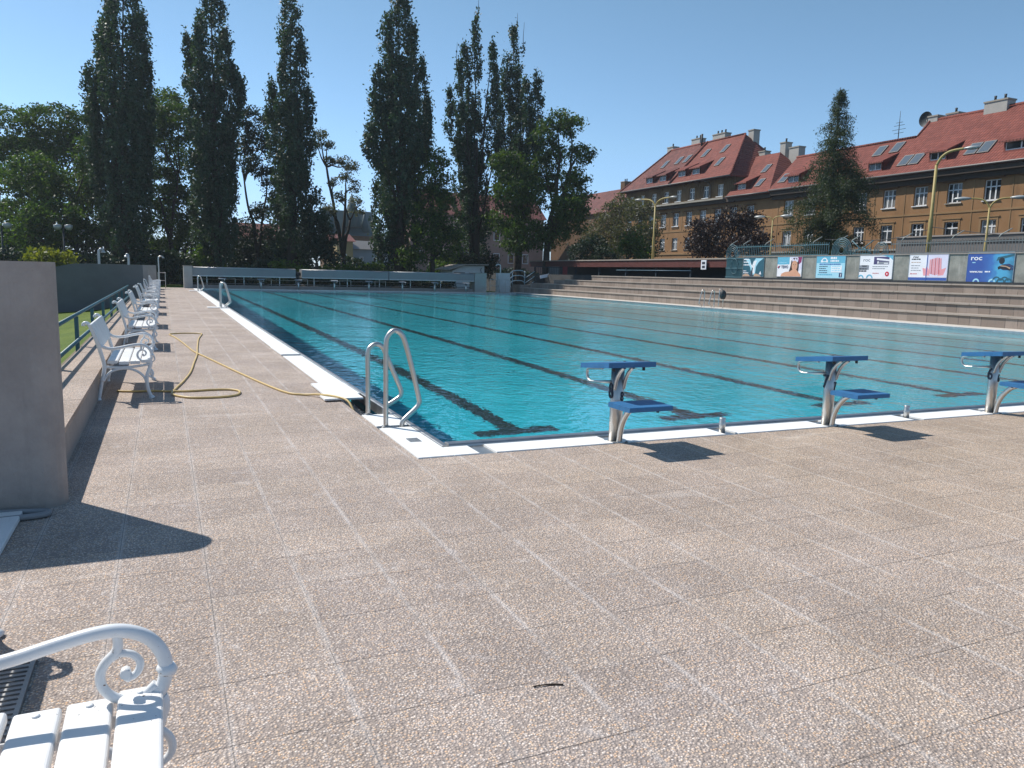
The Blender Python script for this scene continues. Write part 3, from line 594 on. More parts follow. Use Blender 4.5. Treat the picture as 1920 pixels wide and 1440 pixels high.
class Board:
    """flat advertising banner; u to the right, v up, printed pieces laid proud in thin layers"""
    def __init__(s, name, label, y, z0, w, h, base):
        s.o = thing(name, label, 'banner', (27.415,y,z0), 0, 'advertising banners on the grey wall'); s.w, s.h = w, h; s.k = 0; s.zl = .009
        s.poly([(0,0),(w,0),(w,h),(0,h)], base, 'panel', .02)
        fr_ = MB(); e = .02
        for a, b in (((0,0),(w,e)), ((0,h-e),(w,h)), ((0,0),(e,h)), ((w-e,0),(w,h))): fr_.box((-.004-.0,-b[0],a[1]), (.0015,-a[0],b[1]))
        fr_.xf(Matrix.Translation((-.022,0,0))); fr_.build('frame', M['steel_dull'], s.o)
    def poly(s, pts, mat, name='print', th=None):
        if th is None: s.zl += .0005; x0, x1 = -s.zl-.0035-.008, -.019
        else: x0, x1 = -.02, 0
        n = len(pts); vs = [(x0,-u,v) for u, v in pts] + [(x1,-u,v) for u, v in pts]
        ar = sum(pts[i][0]*pts[(i+1) % n][1]-pts[(i+1) % n][0]*pts[i][1] for i in range(n))
        fs = [list(range(n)), list(range(n,2*n))[::-1]] + [[i,n+i,n+(i+1) % n,(i+1) % n] for i in range(n)]
        if ar < 0: fs = [f[::-1] for f in fs]
        return MB().add(vs, fs).build(name, PM[mat], s.o)
    def rect(s, u0, v0, u1, v1, mat, name='print'): return s.poly([(u0,v0),(u1,v0),(u1,v1),(u0,v1)], mat, name)
    def disc(s, u, v, r, mat, rv=None, n=20, name='print'): rv = rv or r; return s.poly([(u+r*math.cos(2*math.pi*i/n), v+rv*math.sin(2*math.pi*i/n)) for i in range(n)], mat, name)
    def arc(s, u, v, r, th, a0, a1, mat, n=16, name='ring_print'):
        A = [R(a0+(a1-a0)*i/n) for i in range(n+1)]
        return s.poly([(u+r*math.cos(a), v+r*math.sin(a)) for a in A]+[(u+(r-th)*math.cos(a), v+(r-th)*math.sin(a)) for a in A[::-1]], mat, name)
    def lines(s, u0, v0, u1, n, dv, h, mat, seed=0):
        """small print too fine to read: rows of word-long strokes"""
        g = random.Random(seed); mb = MB(); s.zl += .0005; x0 = -s.zl-.0115
        for i in range(n):
            u = u0; end = u1-(u1-u0)*g.uniform(0,.35)
            while u < end:
                l = g.uniform(.05,.16); l = min(l, end-u+.03); mb.box((x0,-(u+l),v0-i*dv), (-.019,-u,v0-i*dv+h)); u += l+.025
        return mb.build('small_print', PM[mat], s.o)
    def text(s, t, u, v, size, mat, sx=1):
        s.zl += .0005; Mt = Matrix.Translation((-s.zl-.0115,-u,v)) @ Matrix.Rotation(R(-90), 4, 'Z') @ Matrix.Rotation(R(90), 4, 'X')
        return text_obj('lettering', t, size, PM[mat], s.o, Mt, .0012, .004, sx)
b = Board('advert_banner', 'dark teal banner with white splashing water, leftmost on the wall', 28.82, 1.63, 1.69, 1.05, 'teal')
b.poly([(.15,1.0),(.55,.95),(.72,.55),(.8,.75),(1.0,1.0),(1.6,1.0),(1.25,.8),(1.05,.55),(1.0,.15),(.75,.1),(.6,.5),(.45,.7)], 'paleblue')
b.poly([(.5,.85),(.75,.6),(.85,.85),(1.1,.9),(.95,.5),(.95,.2),(.8,.2),(.72,.52)], 'white'); b.poly([(.62,.03),(.68,.3),(.75,.5),(.82,.5),(.80,.3),(.84,.03)], 'dkgrey')
b.poly([(.03,.03),(.6,.03),(.5,.14),(.25,.18),(.03,.1)], 'tan'); b.poly([(.9,.03),(1.5,.03),(1.2,.16),(.95,.18)], 'tan'); b.poly([(1.3,.14),(1.5,.14),(1.42,.32)], 'white')
b.lines(.06,.92,.5,3,.15,.06,'white',1); b.lines(.06,.30,.45,2,.1,.04,'white',2)
b = Board('advert_banner', 'banner with a smiling bather and the word TEHO', 26.17, 1.66, 1.77, 1.04, 'white')
b.rect(.03,.64,.88,1.01,'skyblue'); b.lines(.15,.72,.7,2,.1,.03,'paleblue',4); b.poly([(.9,1.01),(1.74,1.01),(1.74,.4),(1.5,.3),(1.3,.6)], 'lilac'); b.poly([(1.45,1.01),(1.74,1.01),(1.70,.75),(1.52,.62)], 'magenta')
b.poly([(.86,.24),(.98,.6),(1.0,.82),(1.15,.97),(1.38,.97),(1.52,.8),(1.55,.5),(1.52,.22)], 'hair')
b.poly([(.3,.03),(.36,.16),(.6,.25),(.95,.28),(1.08,.36),(1.4,.36),(1.52,.26),(1.68,.14),(1.72,.03)], 'skin'); b.disc(1.25,.58,.2,'skin',.28,name='face')
b.poly([(1.05,.78),(1.08,.98),(1.2,.86),(1.3,.98),(1.38,.86),(1.5,.98),(1.46,.74),(1.25,.84)], 'lilac')
for du in (-.07,.08): b.disc(1.25+du,.63,.03,'hair',.016,10,'eye')
b.disc(1.26,.55,.02,'tan',.035,8,'nose'); b.poly([(1.18,.46),(1.26,.435),(1.34,.46),(1.26,.47)], 'rose', 'mouth')
b.poly([(.05,.48),(.12,.57),(.16,.55),(.10,.46)], 'red'); b.poly([(.10,.44),(.20,.58),(.25,.58),(.15,.42)], 'navy'); b.text('TEHO', .56, .505, .20, 'navy', .95)
b = Board('advert_banner', 'pale blue banner with a white arch emblem and text lines', 23.48, 1.62, 1.82, 1.12, 'paleblue')
b.rect(.03,.74,1.79,1.09,'skyblue'); b.arc(.52,.80,.20,.05,0,180,'white'); b.rect(.30,.775,.42,.88,'white'); b.rect(.62,.775,.74,.88,'white'); b.rect(.38,.79,.66,.83,'white')
b.lines(.90,.93,1.45,1,.1,.10,'white',6); b.lines(.90,.80,1.45,1,.1,.08,'white',7); b.lines(.22,.66,1.62,1,.1,.05,'blue',8); b.lines(.22,.56,.8,4,.1,.035,'navy',9); b.lines(.15,.16,1.3,1,.1,.05,'skyblue',10); b.rect(.98,.30,1.62,.62,'white'); b.lines(1.02,.55,1.6,3,.1,.06,'paleblue',11)
b.rect(1.48,.07,1.66,.27,'navy'); b.text('f', 1.585, .155, .2, 'white', 1)
b = Board('advert_banner', 'white banner with a dark building picture and red dot', 20.85, 1.63, 1.84, 1.12, 'white')
b.text('roc', .40, .86, .22, 'grey', 1.3); b.rect(.80,.66,1.62,1.0,'purple'); b.poly([(.95,.86),(1.62,.80),(1.62,.88),(.95,.95)], 'white'); b.rect(.98,.68,1.6,.78,'grey'); b.rect(1.0,.70,1.06,.80,'white'); b.rect(1.35,.69,1.58,.73,'white')
b.poly([(1.1,1.09),(1.81,1.09),(1.81,.85),(1.68,.95),(1.4,1.03)], 'skyblue'); b.rect(.03,.42,.55,.62,'grey'); b.poly([(.1,.62),(.5,.62),(.4,.56),(.2,.56)], 'black'); b.lines(.03,.42,.5,2,.09,.06,'black',12); b.lines(.75,.55,1.62,2,.09,.03,'grey',13); b.lines(.78,.25,1.1,1,.1,.03,'rose',14)
b.disc(1.56,.24,.105,'red'); b.disc(1.56,.24,.03,'white',.04); b.arc(.14,.03,.16,.06,5,150,'skyblue'); b.arc(.62,.03,.18,.06,5,175,'skyblue')
b = Board('advert_banner', 'white banner with a pink finned drawing and blue strip below', 18.21, 1.60, 1.86, 1.15, 'white')
b.rect(.0,.0,1.86,.14,'blue','strip'); b.text('roc', .32, 1.0, .15, 'dkgrey', 1.3); b.lines(.12,.88,.72,1,.1,.05,'black',15); b.lines(.12,.76,.6,1,.1,.03,'tan',16); b.lines(.12,.62,.6,3,.1,.03,'grey',17); b.lines(.1,.27,.42,1,.1,.04,'rose',18)
b.rect(.92,.16,1.84,1.13,'lilac'); b.poly([(.75,.22),(.68,.55),(.82,.5),(.88,.62),(1.0,.45),(1.05,.22)], 'pink'); b.poly([(1.42,.22),(1.48,.45),(1.78,.55),(1.72,.35),(1.68,.24)], 'pink')
for i in range(7): b.poly([(1.0+i*.085,.24+.02*abs(i-3)),(1.07+i*.085,.24+.02*abs(i-3)),(1.06+i*.08,.98-.02*abs(i-4)),(1.0+i*.08,.96-.02*abs(i-4))], 'rose' if i % 2 else 'pink')
b.rect(.865,.0,.90,1.15,'blue','joint')
b = Board('advert_banner', 'blue banner with a dark diving swimmer, rightmost in the photo', 15.53, 1.56, 1.92, 1.20, 'blue')
b.poly([(.0,.0),(1.92,.0),(1.92,1.2),(.0,1.2)], 'sea'); b.poly([(1.2,.85),(1.9,1.05),(1.9,1.12),(1.25,1.0)], 'teal'); b.poly([(1.45,.72),(1.72,.75),(1.9,.66),(1.9,.5),(1.5,.5),(1.3,.6)], 'navy')
b.disc(1.42,.86,.115,'black',.13); b.poly([(1.28,.62),(1.45,.72),(1.72,.66),(1.8,.56),(1.76,.48),(1.64,.53),(1.4,.56),(1.3,.52)], 'black'); b.poly([(1.36,.655),(1.62,.62),(1.76,.54),(1.78,.60),(1.6,.665),(1.4,.69)], 'tan')
b.text('roc', .38, .97, .26, 'white', 1.35); b.lines(.22,.78,.42,1,.1,.03,'paleblue',19); b.text('www.roc', .42, .44, .13, 'white', 1.1); b.lines(.78,.415,1.05,1,.1,.05,'white',20)
for (u, r_) in ((.45,.14),(1.1,.14),(1.45,.17),(1.75,.17)): b.arc(u,.03,r_,.06,2,178,'paleblue' if r_ < .15 else 'teal')
for u in (1.28,1.6): b.arc(u,.10,.16,.05,2,178,'teal')
# ---------------------------------------------------------------- teal fence on the wall
M['fence_paint'] = simple('grey_teal_fence_paint', (.075,.16,.19,1), .5, 0, .15, 4)
M['fence_grey'] = simple('grey_fence_paint', (.16,.17,.17,1), .5, .2, .15, 4)
def fence(label, y0, y1, z0, z1, mat, step=.14, x=27.75, wave=.0):
    t = thing('picket_fence', label, 'fence', (x,0,0), 0, 'metal picket fences')
    mb = MB(); n = int(abs(y1-y0)/step)
    for i in range(n+1):
        y = y0+(y1-y0)*i/n; h = z1 + wave*math.sin(i*.35)*.5; mb.box((-.009,y-.009,z0), (.009,y+.009,h))
    mb.build('pickets', mat, t)
    for z in (z0+.06, z1-.12): MB().box((-.02,min(y0,y1),z-.02), (.020,max(y0,y1),z+.02)).build('rail', mat, t)
    return t
fence('blue-green picket fence above the banners, left of the big ring ornament', 29.9, 23.1, 2.73, 3.40, M['fence_paint'], wave=.05)
fence('grey thin picket fence above the banners towards the right', 19.5, 1.5, 2.73, 3.32, M['fence_grey'], .13)
fence('short blue-green fence between the two ring ornaments', 21.6, 20.6, 2.73, 3.1, M['fence_paint'])
def ring_orn(label, y, z, r, n=4, zb=2.73):
    t = thing('ring_ornament', label, 'ornament', (27.75,y,z), 0, 'concentric ring ornaments on the fence')
    for k in range(n):
        rr = r*(1-k/n*.85); MB().tube([(0,rr*math.cos(2*math.pi*i/28), rr*math.sin(2*math.pi*i/28)) for i in range(29)], .02, 5, False).build('ring', M['fence_paint'], t)
    for dy in (-r, r): MB().box((-.015,dy-.02,zb-z), (.015,dy+.02,0)).build('upright', M['fence_paint'], t)
ring_orn('concentric ring ornament at the left end of the teal fence', 30.0+.2, 2.92, .5)
ring_orn('largest concentric ring ornament, in the middle of the fence', 22.3, 2.98, .58, 6)
ring_orn('smaller concentric ring ornament right of the big one', 20.02, 2.92, .38, 4)
vz = MB()
for (a, b_) in (((21.7,3.4),(21.15,2.98)), ((20.5,3.4),(21.15,2.98)), ((21.7,2.76),(21.2,3.1)), ((20.5,2.76),(21.1,3.1))): vz.tube([(0,a[0],a[1]),(0,b_[0],b_[1])], .025, 6)
tag(vz.build('lattice_brace', M['fence_paint'], None, (27.77,0,0)), 'crossed brace bars between the two ring ornaments', 'fence brace')
gp = thing('lattice_gate', 'teal lattice panel with thin bars at the left end of the wall', 'gate', (27.6,0,0)); mb = MB()
for i in range(16): mb.box((-.01,28.95+i*.1-.012,1.55), (.01,28.95+i*.1+.012,2.70))
mb.build('bars', M['fence_paint'], gp); MB().box((.03,28.9,1.5), (.06,30.5,2.68)).build('backing_sheet', M['teal_paint'], gp)
for z in (1.6, 2.1, 2.66): MB().box((-.03,28.9,z-.025), (-.0105,30.5,z+.025)).build('rail', M['fence_paint'], gp)
MB().tube([(-.045,29.75+.3*math.cos(2*math.pi*i/24),2.2+.42*math.sin(2*math.pi*i/24)) for i in range(25)], .018, 5, False).build('ring', M['fence_paint'], gp)
M['pale_arm'] = simple('pale_barbed_arm', (.36,.36,.33,1), .6, 0, .1)
for i, y in enumerate([30.5,29.4,27.6,24.2,22.6,21.8,19.0,16.6,14.6]):
    a = MB(); a.tube([(0,0,0),(.04,-.05,.12),(.30,-.30,.36)], .022, 6)
    tag(a.build('barbed_arm', M['pale_arm'], None, (27.78,y,3.33)), 'slanted pale barbed-wire arm on the fence, %s from the left' % ['first','second','third','fourth','fifth','sixth','seventh','eighth','ninth'][i], 'fence arm', 'slanted barbed-wire arms on the fence')
# street retaining wall with the dark dashed band
rw = tag(MB().box((40,2,1.5), (40.3,29.5,4.28)).build('street_wall', simple('grey_brown_wall', (.17,.155,.145,1), .9, 0, .1, 1)), 'grey street wall with a dark dashed band below the orange house', 'wall')
mb = MB()
for i in range(150): mb.box((39.98,2.2+i*.18,3.80), (40.01,2.2+i*.18+.11,4.0))
mb.build('dark_dashes', M['dark'], rw); MB().box((39.93,2,4.28), (40.36,29.5,4.36)).build('coping', M['concrete'], rw)
# ---------------------------------------------------------------- low pavilion
pv = thing('changing_pavilion', 'long low flat-roofed pavilion with dark red fascia above the terrace', 'pavilion')
M['maroon'] = simple('dark_red_fascia', (.11,.028,.022,1), .6, 0, .2, 2); M['navy_wall'] = simple('dark_blue_grey_wall', (.018,.032,.045,1), .6, 0, .2, 2)
mb = MB(); mb.box((29.0,31.2,2.18), (29.08,60,2.66)); mb.build('fascia', M['maroon'], pv)
MB().box((28.93,31.1,2.66), (36,60,2.74)).build('roof', M['coping'], pv)
MB().box((31.6,31.3,1.4), (35.5,60,2.655)).build('wall', M['navy_wall'], pv)
for i in range(8): MB().box((29.2,32+i*3.9,1.4), (29.32,32.12+i*3.9,2.655)).build('post', M['navy_wall'], pv)
for (a, b_, z) in ((45.2,41.3,2.27), (44.9,35.8,1.96)): MB().tube([(29.12,a,z),(29.12,b_,z)], .022, 6).build('rail', M['blue_rail'], pv)
MB().box((28.98,53.1-.6,1.0), (28.995,53.1+.25,2.2)).build('red_door', simple('red_door', (.22,.02,.03,1), .5), pv)
MB().box((28.975,54.0,1.0), (28.99,56.0,2.2)).build('grey_panel', simple('grey_panel', (.18,.18,.18,1), .7), pv)
sg = tag(MB().box((28.86,33.95,2.04), (28.92,34.45,2.62)).build('small_sign', PM['white']), 'small white pictogram sign on the pavilion corner', 'sign')
MB().box((28.855,34.05,2.36), (28.861,34.36,2.52)).build('pictogram', PM['dkgrey'], sg); MB().box((28.855,34.05,2.12), (28.861,34.34,2.28)).build('pictogram', PM['dkgrey'], sg)
o = MB().box((-.42,-.02,-.13), (.42,.02,.13)).build('tilted_sign', PM['white'], None, (27.1,53,1.36)); o.rotation_euler = (0,R(-12),0); tag(o, 'tilted white sign on the dark gate beside the stairs', 'sign')
dg = thing('dark_gate', 'dark blue-grey railing gate beside the blue stair rail', 'gate', (26.9,53.6,0)); mb = MB()
for i in range(16): mb.box((-.25+i*.17,-.01,.6), (-.225+i*.17,.01,2.1))
mb.build('bars', M['navy_wall'], dg); MB().box((-.3,-.02,2.1), (2.5,.02,2.16)).build('rail', M['navy_wall'], dg); MB().box((-.3,.03,.6), (2.5,.06,1.3)).build('sheet', M['navy_wall'], dg)
# ---------------------------------------------------------------- houses
def plaster(name, a, b, st):
    t = NT(name); p = t.pos(); n1 = t.noise(p, .5, 6, .65); mp = t.n("Mapping", Vector=p); mp.inputs[3].default_value = (1,1.6,.35)
    c = t.mix(t.step(n1, .3, .7), a, b); c = t.mix(t.math('MULTIPLY', t.step(t.noise(mp, 1.1, 5, .65), .5, .8), .6), c, st); t.bump(t.noise(p, 9, 3), .15, .02); return t.fin(c, .9, 0, .2)
M['ochre'] = plaster('ochre_plaster', (.265,.146,.068,1), (.325,.18,.088,1), (.16,.094,.054,1))
M['ochre_light'] = plaster('pale_ochre_trim', (0.288,0.176,0.088,1), (0.32,0.2,0.104,1), (0.192,0.12,0.064,1))
M['ochre_dark'] = plaster('brown_plaster', (0.12,0.068,0.036,1), (0.16,0.092,0.048,1), (0.072,0.044,0.028,1))
M['boards'] = plaster('weathered_boards', (0.136,0.088,0.048,1), (0.216,0.144,0.08,1), (0.072,0.048,0.032,1))
M['stone_trim'] = simple('pale_stone_trim', (0.336,0.304,0.256,1), .85, 0, .12, 1.5)
M['eave_shade'] = simple('shaded_eave_boards', (.05,.035,.025,1), .8, 0, .2, 2)  # near-black, so the shadow under the eaves is part of the colour
M['chimney'] = simple('pale_chimney_render', (0.4,0.376,0.344,1), .85, 0, .1, 2)
M['zinc'] = simple('dull_zinc', (.15,.14,.135,1), .55, .5, .1)
def tile_mat(name, a, b, row=.34):
    t = NT(name); p = t.pos(); xyz = t.n("SeparateXYZ", Vector=p); u = t.math('ADD', xyz.outputs[1], t.math('MULTIPLY', xyz.outputs[0], .25)); v = t.math('DIVIDE', xyz.outputs[2], row*.707)
    vi = t.math('FLOOR', v); vf = t.math('FRACT', v); uu = t.math('DIVIDE', u, .26); uf = t.math('FRACT', uu)
    w = t.n("TexWhiteNoise", Vector=t.n("CombineXYZ", X=t.math('FLOOR', uu), Y=vi)); k = t.n("SeparateColor", Color=w.outputs["Color"]).outputs[0]
    c = t.mix(k, a, b); n1 = t.noise(p, .7, 5, .6); c = t.mix(t.math('MULTIPLY', t.step(n1, .45, .75), .5), c, mix4(a, .6))
    rnd = t.math('SINE', t.math('MULTIPLY', uf, math.pi)); h = t.math('ADD', t.math('MULTIPLY', rnd, .6), t.math('SUBTRACT', 1.0, vf)); t.bump(h, .9, .06)
    gapc = t.math('MULTIPLY', t.step(vf, .16, .02), .55); c = t.mix(gapc, c, mix4(a, .35)); return t.fin(c, .75, 0, .3)
M['tiles'] = tile_mat('red_roof_tiles', (0.1677,0.04524,0.03354,1), (0.2262,0.06474,0.0468,1)); M['tiles_old'] = tile_mat('brown_red_roof_tiles', (0.1095,0.0365,0.03042,1), (0.195,0.06396,0.05148,1))
M['frame_white'] = simple('white_window_frame', (.75,.75,.75,1), .5, 0, .03)
def glass_mat():
    t = NT('dark_window_glass'); p = t.pos(); n1 = t.noise(p, .9, 2); t.set(t.b.inputs["IOR"], 1.5); return t.fin(t.ramp(n1, [(.35, (.012,.014,.018)), (.62, (.05,.055,.06)), (.75, (.16,.15,.14))]), .06, 0, .6)
M['glass'] = glass_mat()
WR = random.Random(4); PANES = ('glass','glass_curtain','glass_blind')
def curtain(name, lo, hi):
    t = NT(name); mp = t.n('Mapping', Vector=t.pos()); mp.inputs[3].default_value = (1,9,.6); return t.fin(t.ramp(t.noise(mp, 2.2, 3), [(.38, lo), (.62, hi)]), .12, 0, .6)
M['glass_curtain'] = curtain('curtained_glass', (.06,.06,.065), (.30,.29,.27)); M['glass_blind'] = curtain('pale_blind_glass', (.10,.10,.10), (.42,.40,.37))
def facade(mb, x, y0, y1, z0, z1, holes, depth=.22):
    """wall sheet at x facing -X with real openings and reveals"""
    ys = sorted({y0, y1} | {h[0] for h in holes} | {h[1] for h in holes}); zs = sorted({z0, z1} | {h[2] for h in holes} | {h[3] for h in holes})
    for a, b in zip(ys[:-1], ys[1:]):
        for c, d in zip(zs[:-1], zs[1:]):
            my, mz = (a+b)/2, (c+d)/2
            if any(h[0] < my < h[1] and h[2] < mz < h[3] for h in holes): continue
            mb.quad((x,b,c), (x,a,c), (x,a,d), (x,b,d))
    for (a, b, c, d) in holes:
        X = x+depth; mb.quad((x,a,c),(x,b,c),(X,b,c),(X,a,c)); mb.quad((x,a,d),(X,a,d),(X,b,d),(x,b,d)); mb.quad((x,a,c),(X,a,c),(X,a,d),(x,a,d)); mb.quad((x,b,c),(x,b,d),(X,b,d),(X,b,c))
def window(par, x, a, b, c, d, depth=.2, sill=True, cols=3, transom=.66):
    X = x+depth-.06; f = MB(); e = .075
    f.box((X,a,c), (X+.06,b,c+e)); f.box((X,a,d-e), (X+.06,b,d)); f.box((X,a,c+e), (X+.06,a+e,d-e)); f.box((X,b-e,c+e), (X+.06,b,d-e))
    zt_ = c+(d-c)*transom; f.box((X-.012,a+e,zt_-.045), (X+.05,b-e,zt_+.045))
    for k in range(1, cols):
        y = a+(b-a)*k/cols; f.box((X-.008,y-.05,c+e), (X+.052,y+.05,zt_-.045)); f.box((X-.008,y-.04,zt_+.045), (X+.052,y+.04,d-e))
    w = f.build('window', M['frame_white'], par)
    MB().box((X+.03,a+e-.01,c+e-.01), (X+.075,b-e+.01,d-e+.01)).build('pane', M[PANES[WR.choice((0,0,0,1,1,2))]], w)
    if sill: MB().box((x-.10,a-.08,c-.07), (X+.02,b+.08,c-.004)).build('sill', M['frame_white'] if sill == 2 else M['stone_trim'], w)
def slab(mb, pts, th=.16):
    """roof slab: polygon with thickness downwards"""
    n = len(pts); lo = [(p[0],p[1],p[2]-th) for p in pts]; mb.add(list(pts)+lo, [list(range(n)), list(range(n,2*n))[::-1]]+[[i,n+i,n+(i+1) % n,(i+1) % n] for i in range(n)])
K = 54.3-10.55     # roof plane of the right house: z = X - K
def dormer(par, K, yc, w, zb, h, mat='tiles', cols=2, redside=True):
    X = zb+K; t_ = (h+.12)/.62; mb = MB(); y0, y1 = yc-w/2, yc+w/2; sm = M['maroon_side'] if redside else M['eave_shade']
    mb.add([(X,y0,zb),(X,y1,zb),(X,y1,zb+h),(X,y0,zb+h),(X+t_,y0,zb+t_),(X+t_,y1,zb+t_)], [(0,3,4),(1,5,2)])
    mb.quad((X,y0,zb),(X,y1,zb),(X,y1,zb+.14),(X,y0,zb+.14)); mb.box((X-.004,y0,zb+.14),(X+.1,y0+.14,zb+h)); mb.box((X-.004,y1-.14,zb+.14),(X+.1,y1,zb+h)); d = mb.build('dormer', sm, par)
    r_ = MB(); slab(r_, [(X-.30,y1+.22,zb+h-.02),(X-.30,y0-.22,zb+h-.02),(X+t_+.12,y0-.22,zb+t_+.13),(X+t_+.12,y1+.22,zb+t_+.13)], .13); r_.build('dormer_roof', M[mat], d)
    window_dorm = MB(); window_dorm.box((X+.05,y0+.14,zb+.14),(X+.09,y1-.14,zb+h)); window_dorm.build('dormer_pane', M['glass'], d)
    f = MB(); f.box((X+.02,y0+.14,zb+.14),(X+.05,y1-.14,zb+.21)); f.box((X+.02,y0+.14,zb+h-.16),(X+.05,y1-.14,zb+h-.09))
    for k in range(cols+1):
        y = y0+.14+(w-.28)*k/cols; f.box((X+.015,max(y0+.14,y-.05),zb+.21),(X+.045,min(y1-.14,y+.05),zb+h-.16))
    f.build('dormer_frame', M['frame_white'], d)
M['maroon_side'] = simple('red_painted_boards', (.20,.045,.03,1), .7)
def skylight(par, K, yc, z, w=.95, l=1.35, n=1):
    for i in range(n):
        y = yc+(i-(n-1)/2)*(w+.12); mb = MB(); s_ = l*.707/2; X = z+K
        def pt(dy, ds, up_): return (X+ds-up_*.707, y+dy, z+ds+up_*.707)
        q = lambda up_, g: [pt(w/2-g,-s_+g*.7,up_), pt(-w/2+g,-s_+g*.7,up_), pt(-w/2+g,s_-g*.7,up_), pt(w/2-g,s_-g*.7,up_)]
        A, B = q(-.02,0), q(.09,0); mb.add(A+B, [(4,5,6,7)]+[(j,(j+1) % 4,4+(j+1) % 4,4+j) for j in range(4)]); o = mb.build('skylight', M['zinc'], par)
        g = MB(); g.quad(*q(.096,.09)); g.build('skylight_pane', M['glass_sky'], o)
def glass2():
    t = NT('skylight_glass'); return t.fin((.10,.12,.14,1), .12, 0, .8)
M['glass_sky'] = glass2()
def chimney(par, x, y, z0, z1, wx, wy, mat='chimney', pots=2):
    c = MB().box((x-wx/2,y-wy/2,z0),(x+wx/2,y+wy/2,z1-.12)).build('chimney', M[mat], par)
    MB().box((x-wx/2-.06,y-wy/2-.06,z1-.12),(x+wx/2+.06,y+wy/2+.06,z1)).build('chimney_cap', M['stone_trim'], c)
    for i in range(pots):
        yy = y+(i-(pots-1)/2)*wy/(pots+.3); MB().tube([(x,yy,z1),(x,yy,z1+.25),(x,yy,z1+.42)], [.10,.09,.11], 8).build('chimney_pot', M['black_iron'], c)
# right-hand orange house
rh = thing('apartment_house', 'long orange-brown apartment house with red roof behind the spruce, right', 'house', (0,0,0))
FX = 55.0; wc = [31.0-3.03*i for i in range(7, 0, -1)] + [31.0,34.05,37.12,40.14,43.18,46.14,49.15,52.1,55.0]
H1 = [(y-.64,y+.64,7.86,9.40) for y in wc]; H2 = [(y-.60,y+.60,4.98,6.42) for y in wc]; H3 = [(y-.6,y+.6,2.2,3.7) for y in wc]
mb = MB(); facade(mb, FX, 8.2, 57.2, 1.5, 10.35, H1+H2+H3); mb.quad((FX,8.2,1.5),(64.5,8.2,1.5),(64.5,8.2,10.35),(FX,8.2,10.35)); mb.quad((FX,57.2,1.5),(FX,57.2,10.35),(64.5,57.2,10.35),(64.5,57.2,1.5)); mb.build('wall', M['ochre'], rh)
for i, h in enumerate(H1): window(rh, FX, *h, sill=1+(i % 3 > 0))
for i, h in enumerate(H2): window(rh, FX, *h, sill=2, cols=2 if i % 2 else 3)
tr = MB(); tr.box((FX-.05,8.2,7.08), (FX-.001,57.2,7.22)); tr.build('string_course', M['ochre_light'], rh)
tr = MB(); tr.box((FX-.045,8.2,9.62), (FX-.001,57.2,9.72)); tr.build('frieze', M['ochre_light'], rh); MB().box((54.72,8.2,9.60),(FX-.002,57.2,9.99)).build('cornice_shade_band', M['eave_shade'], rh)  # dark box deepens the painted shadow band below the eave
for y in wc:
    hd = MB(); hd.box((FX-.22,y-.95,9.50), (FX-.046,y+.95,9.61)); hd.build('lintel_hood', M['ochre_dark'], rh)
    sd = MB(); sd.box((FX-.035,y-.74,6.42), (FX-.001,y+.74,6.62)); sd.box((FX-.08,y-.84,6.62), (FX-.001,y+.84,6.70)); sd.box((FX-.03,y-.76,4.9),(FX-.001,y-.601,6.42)); sd.box((FX-.03,y+.601,4.9),(FX-.001,y+.76,6.42)); sd.build('window_surround', M['ochre_light'], rh)
    pl = MB(); pl.box((FX-.03,y+1.42,4.4), (FX-.001,y+1.50,7.08)); pl.box((FX-.03,y+1.42,7.22), (FX-.001,y+1.50,9.62)); pl.build('pilaster_strip', M['ochre_light'], rh)
tr = MB(); tr.box((FX-.10,8.2,4.25), (FX-.001,57.2,4.40)); tr.build('plinth_course', M['stone_trim'], rh)
MB().box((54.4,8.0,9.99), (55.2,57.2,10.44)).build('eave_box', M['eave_shade'], rh)
gt = MB(); gt.tube([(54.26,8,10.50),(54.26,57.2,10.50)], .085, 8); gt.build('gutter', M['zinc'], rh)
rf = MB(); slab(rf, [(54.3,43.3,10.55),(54.3,7.8,10.55),(59.3,7.8,15.55),(59.3,43.3,15.55)]); slab(rf, [(59.3,43.3,15.55),(59.3,7.8,15.55),(64.6,7.8,10.3),(64.6,43.3,10.3)])
rf.quad((54.5,43.29,10.5),(59.3,43.29,15.5),(64.4,43.29,10.5)); roof_r = rf.build('roof', M['tiles'], rh)
rf = MB(); slab(rf, [(54.3,57.3,10.552),(54.3,43.305,10.552),(57.8,43.305,14.05),(57.8,57.3,14.05)]); slab(rf, [(57.8,57.3,14.05),(57.8,43.305,14.05),(61.5,43.305,10.3),(61.5,57.3,10.3)]); rf.build('lower_roof', M['tiles'], rh)
rd = MB(); rd.tube([(59.3,7.8,15.58),(59.3,43.4,15.58)], .12, 8); rd.tube([(57.8,43.4,14.08),(57.8,57.3,14.08)], .12, 8); rd.tube([(57.85,43.3,14.1),(59.3,43.3,15.6)], .10, 8); rd.build('ridge_tiles', M['tiles'], roof_r)
for y, w_, zb in ((44.75,1.5,11.05),(38.9,1.6,11.25),(32.2,2.6,11.25),(25.5,2.4,11.3),(18,2.4,11.3),(54.3,1.6,10.95)): dormer(rh, K, y, w_, zb, .85)
for y, z, n_ in ((41.75,11.75,2),(35.85,11.95,2),(29.0,11.95,2),(46.2,13.15,1),(44.5,13.25,1),(56.3,11.7,1),(22,12,2)): skylight(rh, K, y, z, n=n_)
chimney(rh, 59.6, 43.0, 14.6, 15.95, .9, .9, pots=0); chimney(rh, 59.9, 41.4, 14.6, 15.95, .9, 1.1, pots=1); chimney(rh, 59.4, 37.25, 15, 16.15, 1.0, 1.9, pots=2); chimney(rh, 59.6, 24, 15, 16.2, 1, 1.8)
